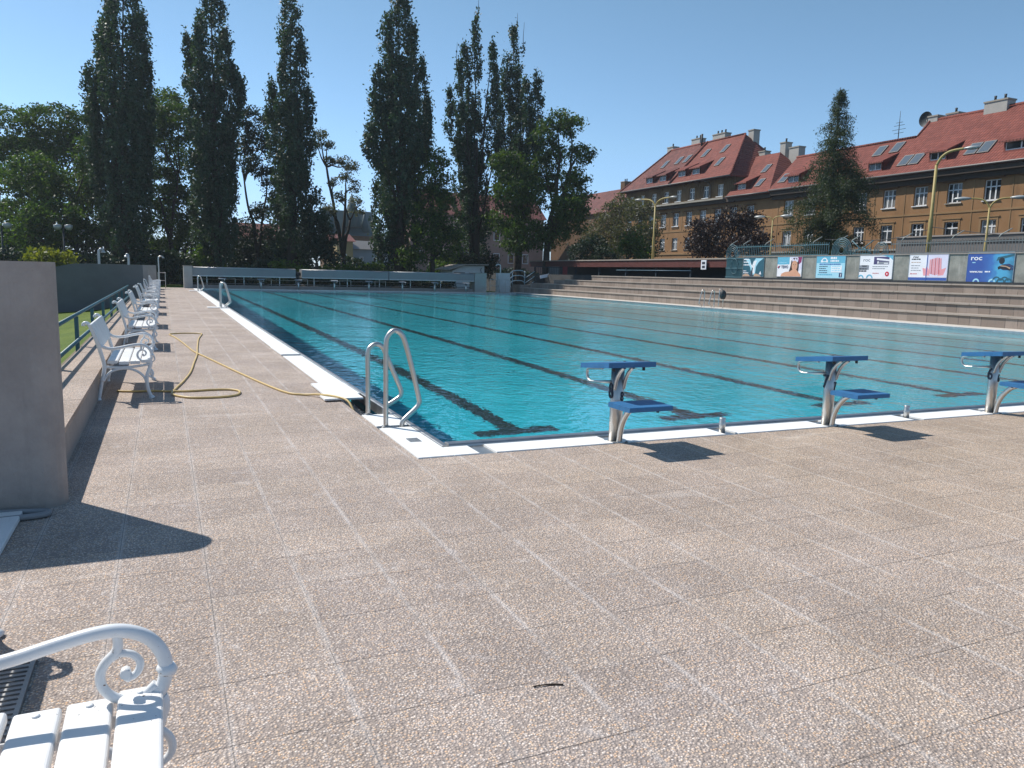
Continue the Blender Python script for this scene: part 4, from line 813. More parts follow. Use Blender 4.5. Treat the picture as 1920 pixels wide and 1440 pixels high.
dish = thing('satellite_dish', 'big dark satellite dish on the red ridge beside a white chimney', 'satellite dish', (59.2,43.75,15.75))
mb = MB(); mb.smooth = True; rr = [(.66,.0),(.5,.10),(.3,.17),(.08,.2)]; N = 20; vs = []; 
for r_, d_ in rr: vs += [(-.0+d_, r_*math.cos(2*math.pi*i/N), r_*math.sin(2*math.pi*i/N)) for i in range(N)]
mb.add(vs, [[k*N+i,k*N+(i+1) % N,(k+1)*N+(i+1) % N,(k+1)*N+i] for k in range(3) for i in range(N)]+[[3*N+i for i in range(N)]]); mb.build('reflector', M['black_iron'], dish); MB().tube([(.18,0,0),(.3,0,-.5),(.3,0,-1.2)], .05, 6).build('mast', M['zinc'], dish)
an = thing('roof_antenna', 'thin TV antenna mast on the lower red ridge', 'antenna', (57.9,45.3,14.0)); MB().tube([(0,0,0),(0,0,1.5),(0,0,2.6)], [.04,.03,.015], 6).build('mast', M['black_iron'], an)
for z, l in ((.7,.5),(1.0,.7),(1.35,.55),(1.6,.35)): MB().tube([(0,-l,z),(0,l,z)], .02, 5).build('rod', M['black_iron'], an)
# left-hand house with the tall mansard storey
lh = thing('apartment_house', 'tall brown apartment house with steep red hipped roof, left of the spruce', 'house', (0,0,0))
w2c = [60.6,63.3,65.95,68.6,71.2,73.8,76.4,79.0,81.6,84.2]; H1 = [(y-.58,y+.58,7.72,9.30) for y in w2c]; H2 = [(y-.55,y+.55,4.9,6.32) for y in w2c]
mb = MB(); facade(mb, FX, 57.21, 86.0, 1.5, 10.2, H1+H2); mb.quad((FX,86,1.5),(FX,86,10.2),(65,86,10.2),(65,86,1.5)); mb.quad((FX,57.21,1.5),(65,57.21,1.5),(65,57.21,10.2),(FX,57.21,10.2)); mb.build('wall', M['ochre'], lh)
wm_ = [65.9,68.45,71.05,73.65,76.2,78.85,81.5,84.0]; HM = [(y-.52,y+.52,10.68,12.02) for y in wm_]
mb = MB(); facade(mb, 55.12, 63.4, 85.4, 10.4, 12.62, HM); mb.quad((55.12,63.4,10.4),(64,63.4,10.4),(64,63.4,12.62),(55.12,63.4,12.62)); mb.quad((55.12,85.4,10.4),(55.12,85.4,12.62),(64,85.4,12.62),(64,85.4,10.4)); mans = mb.build('mansard_storey', M['boards'], lh)
for i in range(72):
    y = 63.45+i*.305
    if not any(a-.1 < y < b+.1 for a, b, c, d in HM): MB().box((55.09,y-.035,10.46), (55.119,y+.035,12.6)).build('batten', M['boards'], mans)
for h in HM: window(lh, 55.12, *h, sill=2, cols=2)
for i, h in enumerate(H1): window(lh, FX, *h, sill=2, cols=2)
for i, h in enumerate(H2): window(lh, FX, *h, sill=1, cols=2)
cn = MB(); cn.box((54.25,64.3,10.22), (55.1,86.2,10.42)); cn.build('cornice', M['stone_trim'], lh); cn = MB(); cn.box((54.5,64.05,9.85), (54.99,86.1,10.2)); cn.build('cornice_shade_band', M['eave_shade'], lh)  # dark box under the cornice stands in for its shadow
cn = MB(); cn.box((FX-.05,57.25,9.42), (FX-.001,86,9.52)); cn.box((FX-.05,57.25,7.02),(FX-.001,86,7.14)); cn.box((FX-.10,57.25,4.3),(FX-.001,86,4.46)); cn.build('string_course', M['ochre_light'], lh)
for y in w2c:
    hd = MB(); hd.box((FX-.2,y-.8,9.36), (FX-.052,y+.8,9.46)); hd.build('lintel_hood', M['ochre_dark'], lh); pl = MB(); pl.box((FX-.03,y+1.26,7.14), (FX-.001,y+1.36,9.42)); pl.build('pilaster_strip', M['ochre_light'], lh)
    MB().box((FX-.06,y-.68,7.45),(FX-.001,y+.68,7.62)).build('apron', M['ochre_dark'], lh)
K2 = 54.2-12.7; xr, zr = 59.6, 18.1
rf = MB(); slab(rf, [(54.2,74.4,12.7),(54.2,63.1,12.7),(xr,67.6,zr),(xr,74.4,zr)]); slab(rf, [(54.2,63.1,12.702),(65,63.1,12.702),(xr,67.6,zr+.002)]); slab(rf, [(65,63.1,12.7),(65,74.4,12.7),(xr,74.4,zr),(xr,67.6,zr)]); ro = rf.build('roof', M['tiles'], lh)
rf = MB(); slab(rf, [(54.2,85.6,12.7),(54.2,74.41,12.7),(xr,74.41,zr),(xr,81.9,zr)]); slab(rf, [(65,85.6,12.702),(54.2,85.6,12.702),(xr,81.9,zr+.002)]); slab(rf, [(65,74.41,12.7),(65,85.6,12.7),(xr,81.9,zr),(xr,74.41,zr)]); rf.build('old_roof', M['tiles_old'], lh)
rd = MB(); rd.tube([(xr,67.6,zr+.03),(xr,81.9,zr+.03)], .13, 8); rd.tube([(54.2,63.1,12.75),(xr,67.6,zr+.03)], .12, 8); rd.tube([(54.2,85.6,12.75),(xr,81.9,zr+.03)], .12, 8); rd.tube([(54.15,74.4,12.78),(xr,74.4,zr+.1)], .14, 8); rd.build('ridge_tiles', M['tiles'], ro)
rf = MB(); e2 = 54.3-10.4; slab(rf, [(54.3,63.9,10.4),(54.3,57.2,10.4),(59.1,61.2,15.2),(59.1,65.0,15.2),(58.0,64.2,14.1)]); slab(rf, [(54.3,57.2,10.402),(63.5,57.2,10.402),(59.1,61.2,15.202)]); rf.build('lower_roof', M['tiles'], lh)
MB().box((54.5,57.22,9.86),(55.3,64.0,10.36)).build('eave_box', M['eave_shade'], lh); MB().tube([(54.22,57.3,10.38),(54.22,63.8,10.38)], .08, 8).build('gutter', M['zinc'], lh); MB().tube([(54.12,63.2,12.66),(54.12,85.5,12.66)], .08, 8).build('gutter', M['zinc'], lh)
MB().tube(smooth_path([(54.2,68.0,12.6),(54.9,67.6,12.2),(55.0,67.5,11.5),(55.02,67.5,10.5)],4), .06, 6).build('downpipe', M['zinc'], lh)
for y, w_, zb in ((79.4,1.6,13.2),(76.5,1.6,13.2),(72.9,1.6,13.4),(70.2,1.6,13.4)): dormer(lh, K2, y, w_, zb, .9, 'tiles' if y < 74 else 'tiles_old')
dormer(lh, e2, 62.0, 1.5, 10.95, .85)
for y, z in ((80.0,15.9),(77.3,16.1),(75.6,16.1),(72.4,16.4),(69.0,16.5),(67.6,14.7)): skylight(lh, K2, y, z, .8, 1.4)
skylight(lh, e2, 61.0, 13.3, .8, 1.3); skylight(lh, e2, 59.9, 11.6, .8, 1.2)
chimney(lh, 60.3, 82.6, 17, 18.7, .9, 1.3, pots=1); chimney(lh, 60.3, 77.2, 17.3, 19.0, .9, 1.7, pots=2); chimney(lh, 60.3, 72.7, 17.3, 18.95, .9, 2.3, pots=3); chimney(lh, 60.6, 67.3, 15.5, 18.6, .9, .9, pots=0); chimney(lh, 60.3, 65.0, 14, 15.9, .8, 1.0, pots=1); chimney(lh, 60.3, 61.7, 13.5, 16.4, .9, .8, pots=1); chimney(lh, 60.3, 60.0, 13.5, 15.7, .9, 1.4, pots=0)
MB().tube([(59.3,75.2,17.5),(59.3,75.2,19.2)], .12, 8).build('flue_pipe', M['black_iron'], lh)
# farther houses
def far_house(name, label, x0, x1, y0, y1, ze, zr_, wall, roof, along='x', z0=-.4, wins=()):
    t = thing(name, label, 'house'); MB().box((x0,y0,z0),(x1,y1,ze)).build('wall', wall, t); r_ = MB(); o = .4
    if along == 'x': pr_ = [(y0-o,ze),(y1+o,ze),((y0+y1)/2,zr_)]; r_.prism(pr_, x0-o, x1+o, 0)
    else: pr_ = [(x0-o,ze),(x1+o,ze),((x0+x1)/2,zr_)]; r_.prism(pr_, y0-o, y1+o, 1)
    r_.build('roof', roof, t)
    for (a, c, w, h) in wins: f = MB().box((a,y0-.06,c),(a+w,y0-.002,c+h)).build('window', M['frame_white'], t); MB().box((a+.12,y0-.075,c+.12),(a+w-.12,y0-.061,c+h-.12)).build('pane', M['glass'], t)
    return t
M['green_roof'] = simple('green_copper_roof', (.03,.07,.078,1), .6, 0, .2, .5); M['pale_wall'] = simple('pale_blue_wall', (.34,.38,.42,1), .8, 0, .1, .6); M['yellow_wall'] = simple('yellow_wall', (.42,.30,.14,1), .8, 0, .1, .6); M['pink_wall'] = simple('pinkish_wall', (.38,.24,.19,1), .8, 0, .12, .5)
# ---------------------------------------------------------------- trees
POP = {
'p1': (62, [(-4.78, -3.84, 4.15, 26.93, 1.57), (-5.81, -4.99, 3.3, 22.31, 1.22), (-3.68, -3.04, 3.79, 20.38, 1.04), (-6.26, -5.68, 5.28, 18.48, 0.83), (-3.18, -2.77, 7.06, 17.74, 0.69), (-4.58, -4.08, 1.71, 14.1, 1.62), (-6.84, -6.66, 12.08, 16.01, 0.39), (-6.76, -6.49, 8.4, 14.41, 0.52), (-5.26, -4.85, 1.49, 11.3, 1.21), (-3.74, -3.35, 2.15, 12.23, 0.9)]),
'p2': (64, [(1.63, 2.24, 5.82, 27.32, 1.48), (0.69, 1.12, 5.77, 19.97, 0.98), (2.78, 3.13, 6.75, 20.46, 1.08), (0.2, 0.32, 15.78, 19.61, 0.51), (3.67, 3.8, 12.4, 17.87, 0.57), (1.74, 2.13, 2.35, 16.42, 1.68), (0.9, 1.21, 1.88, 12.17, 1.0), (2.79, 3.07, 2.38, 13.19, 0.96), (2.36, 2.54, 1.93, 8.89, 1.32), (4.22, 4.27, 14.57, 16.68, 0.26)]),
'p3': (63, [(7.96, 8.24, 9.18, 27.69, 0.95), (7.37, 7.58, 7.83, 20.63, 0.74), (8.69, 8.85, 7.91, 20.18, 0.75), (6.56, 6.67, 10.37, 16.76, 0.57), (9.43, 9.5, 10.61, 16.46, 0.49), (8.02, 8.18, 4.33, 15.24, 1.33), (8.52, 8.67, 2.1, 12.71, 1.16), (7.2, 7.34, 2.51, 11.3, 0.89), (7.85, 7.96, 1.86, 9.18, 1.12)]),
'p4': (60, [(16.48, 16.41, 9.49, 25.27, 1.31), (15.27, 15.26, 10.72, 22.19, 0.88), (17.51, 17.43, 9.57, 22.1, 0.89), (18.45, 18.38, 10.97, 19.26, 0.67), (14.5, 14.5, 9.78, 17.91, 0.75), (13.82, 13.82, 10.17, 13.18, 0.66), (18.93, 18.88, 11.01, 15.86, 0.64), (16.35, 16.3, 5.48, 18.56, 2.0), (17.07, 17.01, 3.25, 14.35, 2.03), (15.66, 15.64, 1.84, 11.62, 1.35), (17.32, 17.27, 1.88, 9.99, 1.37), (15.43, 15.42, 1.83, 7.21, 1.13), (19.15, 19.12, 12.8, 15.44, 0.36)]),
'p5': (63, [(25.07, 24.78, 10.42, 24.9, 0.72), (23.05, 22.91, 11.7, 20.08, 0.53), (22.3, 22.24, 13.52, 17.7, 0.43), (24.06, 23.8, 7.94, 22.03, 0.72), (25.91, 25.68, 11.45, 21.82, 0.63), (26.3, 26.19, 15.32, 20.03, 0.44), (23.46, 23.3, 5.96, 15.49, 0.87), (24.92, 24.68, 4.56, 16.57, 1.37), (25.49, 25.31, 3.09, 11.88, 1.39), (23.89, 23.74, 2.55, 10.8, 1.23), (26.74, 26.59, 8.1, 14.39, 0.64)]),
'p6': (64, [(29.21, 28.83, 10.82, 24.62, 0.65), (28.69, 28.34, 9.29, 22.42, 0.9), (30.22, 29.91, 11.4, 21.67, 0.76), (31.1, 30.85, 12.47, 20.34, 0.56), (27.93, 27.76, 10.73, 17.56, 0.6), (29.71, 29.37, 7.33, 19.2, 1.36), (30.82, 30.56, 8.41, 16.89, 1.02), (28.89, 28.67, 6.27, 14.25, 1.42)]),
}
BLOB = {
'left far': [(-13.53, 74.0, 12.72, 2.04, 2.04), (-10.57, 74.0, 13.0, 2.31, 2.08), (-8.38, 74.0, 12.31, 1.87, 2.34), (-12.9, 74.0, 10.13, 2.75, 2.29), (-9.74, 74.0, 9.48, 2.8, 2.57), (-13.47, 74.0, 6.96, 2.76, 2.3)],
'left near': [(-11.17, 66.0, 8.1, 2.07, 1.87), (-8.69, 66.0, 7.05, 2.11, 1.9), (-12.42, 66.0, 4.78, 2.07, 1.66), (-9.55, 66.0, 4.51, 2.33, 1.69), (-11.43, 66.0, 3.19, 2.51, 1.47), (-7.27, 66.0, 5.47, 1.71, 2.57), (-6.89, 66.0, 9.65, 1.28, 2.13)],
'mid': [(-1.42, 74.0, 15.76, 1.7, 1.94), (-2.35, 74.0, 14.26, 1.45, 1.69), (-0.36, 74.0, 13.99, 1.71, 1.96), (-1.56, 74.0, 11.51, 1.95, 2.2), (-2.11, 74.0, 8.62, 2.2, 2.2), (-0.58, 74.0, 7.28, 1.73, 1.98), (-1.8, 74.0, 4.79, 2.22, 1.98)],
'fork': [(5.34, 70.0, 15.07, 1.2, 1.05), (5.99, 70.0, 13.51, 1.06, 0.97), (5.05, 70.0, 12.49, 1.06, 1.06), (6.9, 70.0, 12.66, 0.87, 0.87), (7.16, 70.0, 14.32, 0.97, 0.97), (5.47, 70.0, 10.66, 1.06, 0.97), (6.84, 70.0, 9.81, 1.17, 1.08), (7.76, 70.0, 7.96, 1.28, 0.99), (6.31, 70.0, 6.43, 1.18, 0.69), (7.22, 70.0, 4.54, 1.09, 1.19), (4.88, 70.0, 4.92, 1.17, 1.17)],
'lean': [(11.25, 68.0, 13.61, 0.78, 0.58), (11.81, 68.0, 12.58, 0.68, 0.58), (12.38, 68.0, 11.44, 0.69, 0.49), (13.26, 68.0, 11.27, 0.69, 0.49), (13.75, 68.0, 10.11, 0.69, 0.59), (14.64, 68.0, 9.2, 0.7, 0.7), (14.84, 68.0, 7.51, 0.9, 0.9), (12.51, 68.0, 9.54, 0.49, 0.39), (11.86, 68.0, 7.1, 0.69, 0.69), (13.04, 68.0, 8.13, 0.59, 0.5), (14.25, 68.0, 11.11, 0.59, 0.4), (10.86, 68.0, 12.73, 0.39, 0.39)],
'darkcon': [(9.3, 60.0, 5.99, 0.7, 1.97), (9.8, 60.0, 4.3, 1.14, 1.76), (8.72, 60.0, 3.82, 0.87, 1.75), (10.45, 60.0, 3.02, 0.89, 1.33)],
'p4right': [(18.85, 58.0, 10.76, 0.98, 1.07), (18.3, 58.0, 8.98, 1.25, 1.34), (19.34, 58.0, 8.62, 0.9, 1.26), (18.56, 58.0, 6.81, 1.44, 1.53), (19.99, 58.0, 6.0, 1.0, 1.36), (18.35, 58.0, 4.59, 1.53, 1.53), (20.16, 58.0, 4.0, 1.19, 1.55), (16.96, 58.0, 2.77, 1.08, 0.9)],
'chestL': [(26.35, 58.0, 10.46, 1.59, 1.4), (25.63, 58.0, 8.58, 1.59, 1.4), (27.45, 58.0, 8.24, 1.42, 1.42), (26.21, 58.0, 6.32, 1.89, 1.41), (27.55, 58.0, 4.99, 1.62, 1.43), (26.0, 58.0, 4.45, 1.42, 1.23), (25.31, 58.0, 11.28, 0.93, 0.93)],
'chestR': [(30.41, 57.0, 14.98, 1.31, 1.03), (31.75, 57.0, 14.66, 0.95, 1.13), (29.14, 57.0, 13.73, 1.12, 1.12), (31.86, 57.0, 12.15, 1.14, 1.05), (29.99, 57.0, 12.0, 1.32, 1.04), (32.75, 57.0, 10.36, 0.86, 0.96), (30.87, 57.0, 9.77, 1.71, 1.24), (32.28, 57.0, 8.46, 1.15, 1.15), (30.16, 57.0, 7.4, 1.71, 1.43), (31.83, 57.0, 6.08, 1.64, 1.25), (29.98, 57.0, 5.05, 1.43, 1.15), (32.61, 57.0, 7.07, 0.97, 0.97), (28.83, 57.0, 10.54, 0.94, 1.87)],
'greyR': [(40.0, 62.17, 8.56, 1.82, 1.07), (40.0, 58.77, 8.07, 1.44, 1.03), (40.0, 64.6, 6.84, 1.87, 1.54), (40.0, 60.03, 6.36, 1.88, 1.46), (40.0, 56.34, 5.95, 1.2, 1.2), (40.0, 65.5, 4.69, 1.9, 1.56), (40.0, 60.85, 4.58, 1.91, 1.38), (40.0, 57.1, 4.49, 1.32, 1.22), (40.0, 67.82, 5.87, 1.14, 1.37)],
'greenbush': [(35.0, 52.49, 3.97, 0.84, 0.74), (35.0, 51.29, 4.62, 0.73, 0.64), (35.0, 50.37, 3.48, 0.63, 0.54)],
'purple': [(36.0, 40.85, 5.7, 1.57, 0.86), (36.0, 42.94, 5.01, 1.38, 0.98), (36.0, 38.78, 5.22, 1.22, 0.84), (36.0, 41.61, 4.17, 1.84, 0.96), (36.0, 38.67, 4.09, 1.37, 0.91), (36.0, 44.13, 3.83, 1.0, 0.75), (36.0, 37.32, 4.24, 0.6, 0.97)],
}

def leaf_mat(name, a, b, c, tl=.35, rough=.55):
    t = NT(name); p = t.pos(); g = t.n("NewGeometry"); n1 = t.noise(p, .55, 3, .6); k = t.mix(t.step(n1, .35, .65), a, b)
    k = t.mix(t.step(g.outputs["Random Per Island"], .55, 1.0), k, c)
    t.set(t.b.inputs["Base Color"], k); t.b.inputs["Roughness"].default_value = rough; t.b.inputs["Specular IOR Level"].default_value = .35
    tr = t.n("BsdfTranslucent", Color=t.mix(1.0, k, (1.5,1.55,.55,1), 'MULTIPLY')); mx = t.n("MixShader"); mx.inputs[0].default_value = tl
    t.t.links.new(t.b.outputs[0], mx.inputs[1]); t.t.links.new(tr.outputs[0], mx.inputs[2]); t.t.links.new(mx.outputs[0], t.out.inputs[0]); return t.mat
LM = dict(mid=leaf_mat('mid_green_leaves', (0.03096,0.0645,0.01376,1), (0.05332,0.09632,0.01892,1), (0.086,0.129,0.0258,1), .38), poplar=leaf_mat('poplar_leaves', (0.02064,0.04472,0.0258,1), (0.0344,0.0688,0.03784,1), (0.0559,0.0946,0.05504,1), .25), broad=leaf_mat('broad_leaves', (0.0258,0.0559,0.01204,1), (0.0516,0.0989,0.0172,1), (0.086,0.1376,0.0258,1), .42),
    bright=leaf_mat('fresh_leaves', (0.0473,0.0946,0.01376,1), (0.0817,0.1376,0.01892,1), (0.1204,0.1634,0.0258,1), .45), dark=leaf_mat('dark_leaves', (.012,.028,.016,1), (.02,.042,.02,1), (.03,.055,.026,1), .18),
    olive=leaf_mat('olive_leaves', (0.0645,0.0731,0.0387,1), (0.0946,0.0989,0.0559,1), (0.1376,0.129,0.0774,1), .3), purple=leaf_mat('purple_leaves', (.016,.009,.011,1), (.026,.014,.015,1), (.045,.024,.022,1), .14),
    spruce=leaf_mat('spruce_needles', (0.02924,0.04988,0.0258,1), (0.0473,0.07052,0.03268,1), (0.0817,0.0989,0.043,1), .28), yellow=leaf_mat('yellow_green_leaves', (0.1032,0.129,0.01376,1), (0.1462,0.1634,0.0172,1), (0.1892,0.1978,0.0344,1), .45))
M['bark'] = simple('dark_bark', (.045,.035,.028,1), .95, 0, .3, 5, .6); M['bark_grey'] = simple('grey_bark', (.10,.085,.07,1), .95, 0, .3, 5, .6)
def leaves(name, pts, size, mat, parent, rng, aspect=.62, vert=0.0, kind=None):
    """one small four-cornered leaf spray per point"""
    pts = np.asarray(pts); n = len(pts); d = rng.normal(size=(n,3)); d[:,2] = d[:,2]*(1+vert) - .25; d /= np.linalg.norm(d,axis=1)[:,None]
    e = rng.normal(size=(n,3)); e -= d*np.sum(e*d,axis=1)[:,None]; e /= np.linalg.norm(e,axis=1)[:,None]; s = (size*rng.uniform(.6,1.35,n))[:,None]
    V = np.empty((n,4,3)); V[:,0] = pts-d*s; V[:,1] = pts+e*s*aspect*.8+d*s*.1; V[:,2] = pts+d*s; V[:,3] = pts-e*s*aspect*.8+d*s*.1
    me = bpy.data.meshes.new(name); me.vertices.add(n*4); me.vertices.foreach_set("co", V.ravel().astype('f')); me.loops.add(n*4); me.loops.foreach_set("vertex_index", np.arange(n*4,dtype='i'))
    me.polygons.add(n); me.polygons.foreach_set("loop_start", np.arange(0,n*4,4,dtype='i')); me.update(calc_edges=True); me.materials.append(mat); me.validate()
    o = bpy.data.objects.new(name, me); COL.objects.link(o); o.parent = parent
    return o
def limb(mb, a, b, r0, r1, rng, bend=.12, n=5):
    a, b = Vector(a), Vector(b); L = (b-a).length; pts = [a]
    for i in range(1, n): t = i/n; pts.append(a.lerp(b,t)+Vector(rng.normal(size=3)*bend*L*.22)+Vector((0,0,-bend*L*.3*math.sin(math.pi*t)*.5)))
    pts.append(b); mb.tube(smooth_path(pts,2), [r0+(r1-r0)*i/(2*n) for i in range(2*n+1)], 7)
def poplar(key, label, seed, dens=1.0, tips=()):
    Y, sp = POP[key]; rng = np.random.default_rng(seed); bx = np.mean([s[0] for s in sp]); t = thing('poplar_tree', label, 'tree', (bx,Y,0), 0, 'tall dark poplars behind the far end of the pool')
    tr = MB(); top = max(s[3] for s in sp); limb(tr, (0,0,-.45), (0,0,top*.55), .48, .16, rng, .03)
    P = []
    for (xb, xt_, z0, z1, r) in sp:
        yo = rng.uniform(-1.3,1.3)*min(1.2,r+.3); x0 = xb-bx; x1 = xt_-bx
        limb(tr, (x0*.2,yo*.2,max(.6,z0-2.5)), (x1,yo,z1-.2), .09+.03*r, .02, rng, .03)
        L = z1-z0; nc = int(dens*(L*r*8.5+18))
        for i in range(nc):
            u = rng.random()**.9; prof_ = (math.sin(math.pi*min(1,u*.90+.10))**.5)*(1.12-.30*u); a = rng.uniform(0,2*math.pi); q = r*prof_*math.sqrt(rng.uniform(.15,1.0))
            c = np.array([x0+(x1-x0)*u+q*math.cos(a), yo+q*math.sin(a), z0+L*u]); m_ = int(rng.integers(24,50)); sc = rng.uniform(.6,1.2)
            off = rng.normal(size=(m_,3))*np.array([.15,.15,.36])*sc; off[:,0] += off[:,2]*.22*math.cos(a); off[:,1] += off[:,2]*.22*math.sin(a); P.append(c+off)
    for (x, z0, z1) in tips: limb(tr, (x-bx,0,z0), (x-bx+.05,0,z1), .035, .012, rng, .03); P.append(np.array([x-bx,0,z0])+rng.normal(size=(30,3))*np.array([.12,.12,.5]))
    tr.build('trunk', M['bark'], t); leaves('crown', np.vstack(P), .125, LM['poplar'], t, rng, .72, .3); return t
P_ = ['giant dark poplar, leftmost of the poplars, with small side spire', 'giant dark poplar second from left, its top cut by the frame', 'slim dark poplar third from left, beside the leaning bare tree', 'broadest dark poplar, standing alone in the middle', 'forked poplar with loose side stem, right of the broad one', 'poplar with bare twig tips, rightmost of the poplars']
for i, lb in enumerate(P_): poplar('p%d' % (i+1), lb, 40+i, 1.0 if i < 4 else .82, [(), (), (), (), ((24.6,24.5,25.9),(22.6,19.8,21.9)), ((28.9,23.8,25.6),(29.6,22.5,24.9))][i])
def blob_tree(name, label, key, trunk, mat, seed, dens=1.0, size=.135, fill=.55, depth=1.2, forks=None, group=None, bark='bark', r0=.28, cat='tree', clump=.34, flat=.6):
    """crown grown as leaf clumps round limb ends; trunk = (x, y, z of base, z where it divides)"""
    bl = BLOB[key] if isinstance(key, str) else key; rng = np.random.default_rng(seed); x, y, zb, zd = trunk; t = thing(name, label, cat, (x,y,zb), 0, group); P = []; tr = MB()
    fk = forks or [(0,0,zd-zb)]; limb(tr, (0,0,-.3), fk[0], r0, r0*.7, rng, .03)
    for f in fk[1:]: limb(tr, fk[0], f, r0*.62, r0*.32, rng, .06)
    ends = [Vector(f) for f in (fk[1:] or fk)]
    for (bx, by, bz, rx, rz) in bl:
        c = np.array([bx-x,by-y,bz-zb]); yo = rng.uniform(-1,1)*depth*rx; c[1] += yo; e = min(ends, key=lambda q: (Vector(c)-q).length+(2.0 if q.z > c[2] else 0)); limb(tr, e, c+np.array([0,0,.2*rz]), r0*.28, .03, rng, .12)
        for k in range(5):
            v = rng.normal(size=3); v /= np.linalg.norm(v); limb(tr, c*.8+np.array(e)*.2, c+v*np.array([rx,rx,rz])*.8, .04, .012, rng, .15, 3)
        nc = int(dens*(rx*rx+rx*rz*1.6)*9+6)
        for i in range(nc):
            v = rng.normal(size=3); v /= np.linalg.norm(v); q = rng.uniform(fill,1.0)**.6
            cc = c+v*np.array([rx,rx*.95,rz])*q; m_ = int(rng.integers(22,48)); P.append(cc+rng.normal(size=(m_,3))*np.array([clump,clump,clump*flat])*rng.uniform(.6,1.2))
    tr.build('trunk', M[bark], t); leaves('crown', np.vstack(P), size, LM[mat], t, rng, .62); return t
BG2 = 'leafy trees behind the poplars'
blob_tree('deciduous_tree', 'spreading green tree at the far left, behind the other leaves', 'left far', (-11,74,-.4,6), 'broad', 1, 1.0, group=BG2, forks=[(0,0,5),(-2,0,9),(1.2,0,9),(2.2,0,8)])
blob_tree('deciduous_tree', 'nearer sunlit green tree at the left edge, behind the park lamps', 'left near', (-10,66,-.4,3), 'broad', 2, .95, group=BG2, forks=[(0,0,2.6),(-1.8,0,5),(1.2,0,6)])
blob_tree('deciduous_tree', 'green tree filling the gap between the first two poplars', 'mid', (-1.4,74,-.4,5), 'broad', 3, 1.1, group=BG2, forks=[(0,0,4),(-.8,0,8),(.8,0,10)])
blob_tree('deciduous_tree', 'slender forked tree with open crown between second and third poplar', 'fork', (5.9,70,-.4,3.5), 'dark', 4, .62, forks=[(0,0,3.2),(-1.0,0,9.5),(-.5,.3,7),(.9,0,8.5)], group=BG2, r0=.24, fill=.2)
blob_tree('bare_tree', 'leaning nearly bare tree with forked trunk left of the broad poplar', 'lean', (13.3,68,-.4,3.2), 'olive', 5, .36, .11, .1, .8, forks=[(.1,0,3.0),(-.35,0,6.2),(-.9,0,8.6),(.75,0,6.5),(.35,0,9.0),(-1.4,0,11.2)], r0=.30, clump=.25)
blob_tree('evergreen_tree', 'small dark evergreen beside the third poplar', 'darkcon', (9.5,60,-.4,2), 'dark', 6, 1.1, .15, .3, r0=.2)
blob_tree('deciduous_tree', 'mid green tree close on the right of the broad poplar', 'p4right', (18.9,58,-.4,2.4), 'broad', 7, .85, group=BG2, fill=.4)
blob_tree('chestnut_tree', 'bright green tree in front of the rightmost poplar', 'chestL', (26.9,58,-.4,2.2), 'mid', 8, .9, forks=[(0,0,3),(-.8,0,6),(.5,0,7)], group=BG2, fill=.4)
blob_tree('chestnut_tree', 'knobbly pollarded green tree between poplars and houses', 'chestR', (29.2,57,-.4,4.4), 'mid', 9, .82, forks=[(0,0,4),(.5,0,8),(1.0,0,11.5),(2.2,0,11.5),(1.8,0,8)], group=BG2, r0=.42, fill=.35)
GR = 'smaller trees in front of the houses'
blob_tree('olive_grey_tree', 'grey-olive thin-leaved tree in front of the left house', 'greyR', (40,61,1.5,3.4), 'olive', 10, .62, .12, .2, .25, forks=[(0,0,1.6),(0,2.5,3.2),(0,-2.5,3.2)], group=GR, bark='bark_grey', clump=.4)
blob_tree('dark_shrub_tree', 'dark bushy tree at the left foot of the olive tree', [(38,64,4.2,1.6,1.4),(38,66.5,3.6,1.5,1.2),(38,62,3.4,1.3,1.0)], (38,64,1.5,2.4), 'dark', 11, .9, group=GR, depth=.3)
blob_tree('green_bush', 'fresh green bush at the right foot of the olive tree', 'greenbush', (35,51.3,1.5,2.2), 'broad', 12, 1.3, group=GR, depth=.3, cat='bush', r0=.1)
blob_tree('purple_plum_tree', 'dark purple-leaved tree behind the pavilion roof', 'purple', (36,40.5,1.5,2.6), 'purple', 13, 1.1, .105, .35, .5, group=GR)
def spruce():
    rng = np.random.default_rng(77); x, y, zb, zt_ = 44.0, 38.9, 1.5, 15.7; t = thing('spruce_tree', 'tall ragged spruce standing in front of the red-roofed houses', 'tree', (x,y,zb)); H = zt_-zb; tr = MB(); limb(tr, (0,0,-.3), (0,0,H), .26, .02, rng, .008); P = []
    z = 1.0
    while z < H-.2:
        u = z/H; R_ = 4.4*(1-u)**.74*(.8 if u > .62 else 1.0)*(1.18 if .35 < u < .6 else 1.0)
        for k in range(int(rng.integers(5,8))):
            a = rng.uniform(0,2*math.pi); L = R_*rng.uniform(.55,1.12); droop = .35*L*(1-u)+.06; n = max(3,int(L*3.4)); rise = .30*L
            pts = [Vector((math.cos(a)*L*s_, math.sin(a)*L*s_, z+rise*math.sin(s_*1.8)-(droop+rise*.6)*s_**2)) for s_ in [i/n for i in range(n+1)]]
            tr.tube(pts, [.045*(1-.8*i/n) for i in range(n+1)], 4)
            for i, p in enumerate(pts[1:]):
                s_ = (i+1)/n; w_ = .40*(1-s_*.5)*min(1,L/2+.3); m_ = int(46*min(1.2,.5+L/4))
                q = rng.normal(size=(m_,3))*np.array([w_,w_,.16])+np.array(p); q[:,2] -= np.abs(rng.normal(size=m_))*.22*(1-u*.6); P.append(q)
        z += .46 if u < .6 else .38
    tr.build('trunk', M['bark'], t); leaves('crown', np.vstack(P), .10, LM['spruce'], t, rng, .30, .2)
spruce()
rng0 = np.random.default_rng(5)
BU = 'bushes growing behind the far end of the pool'
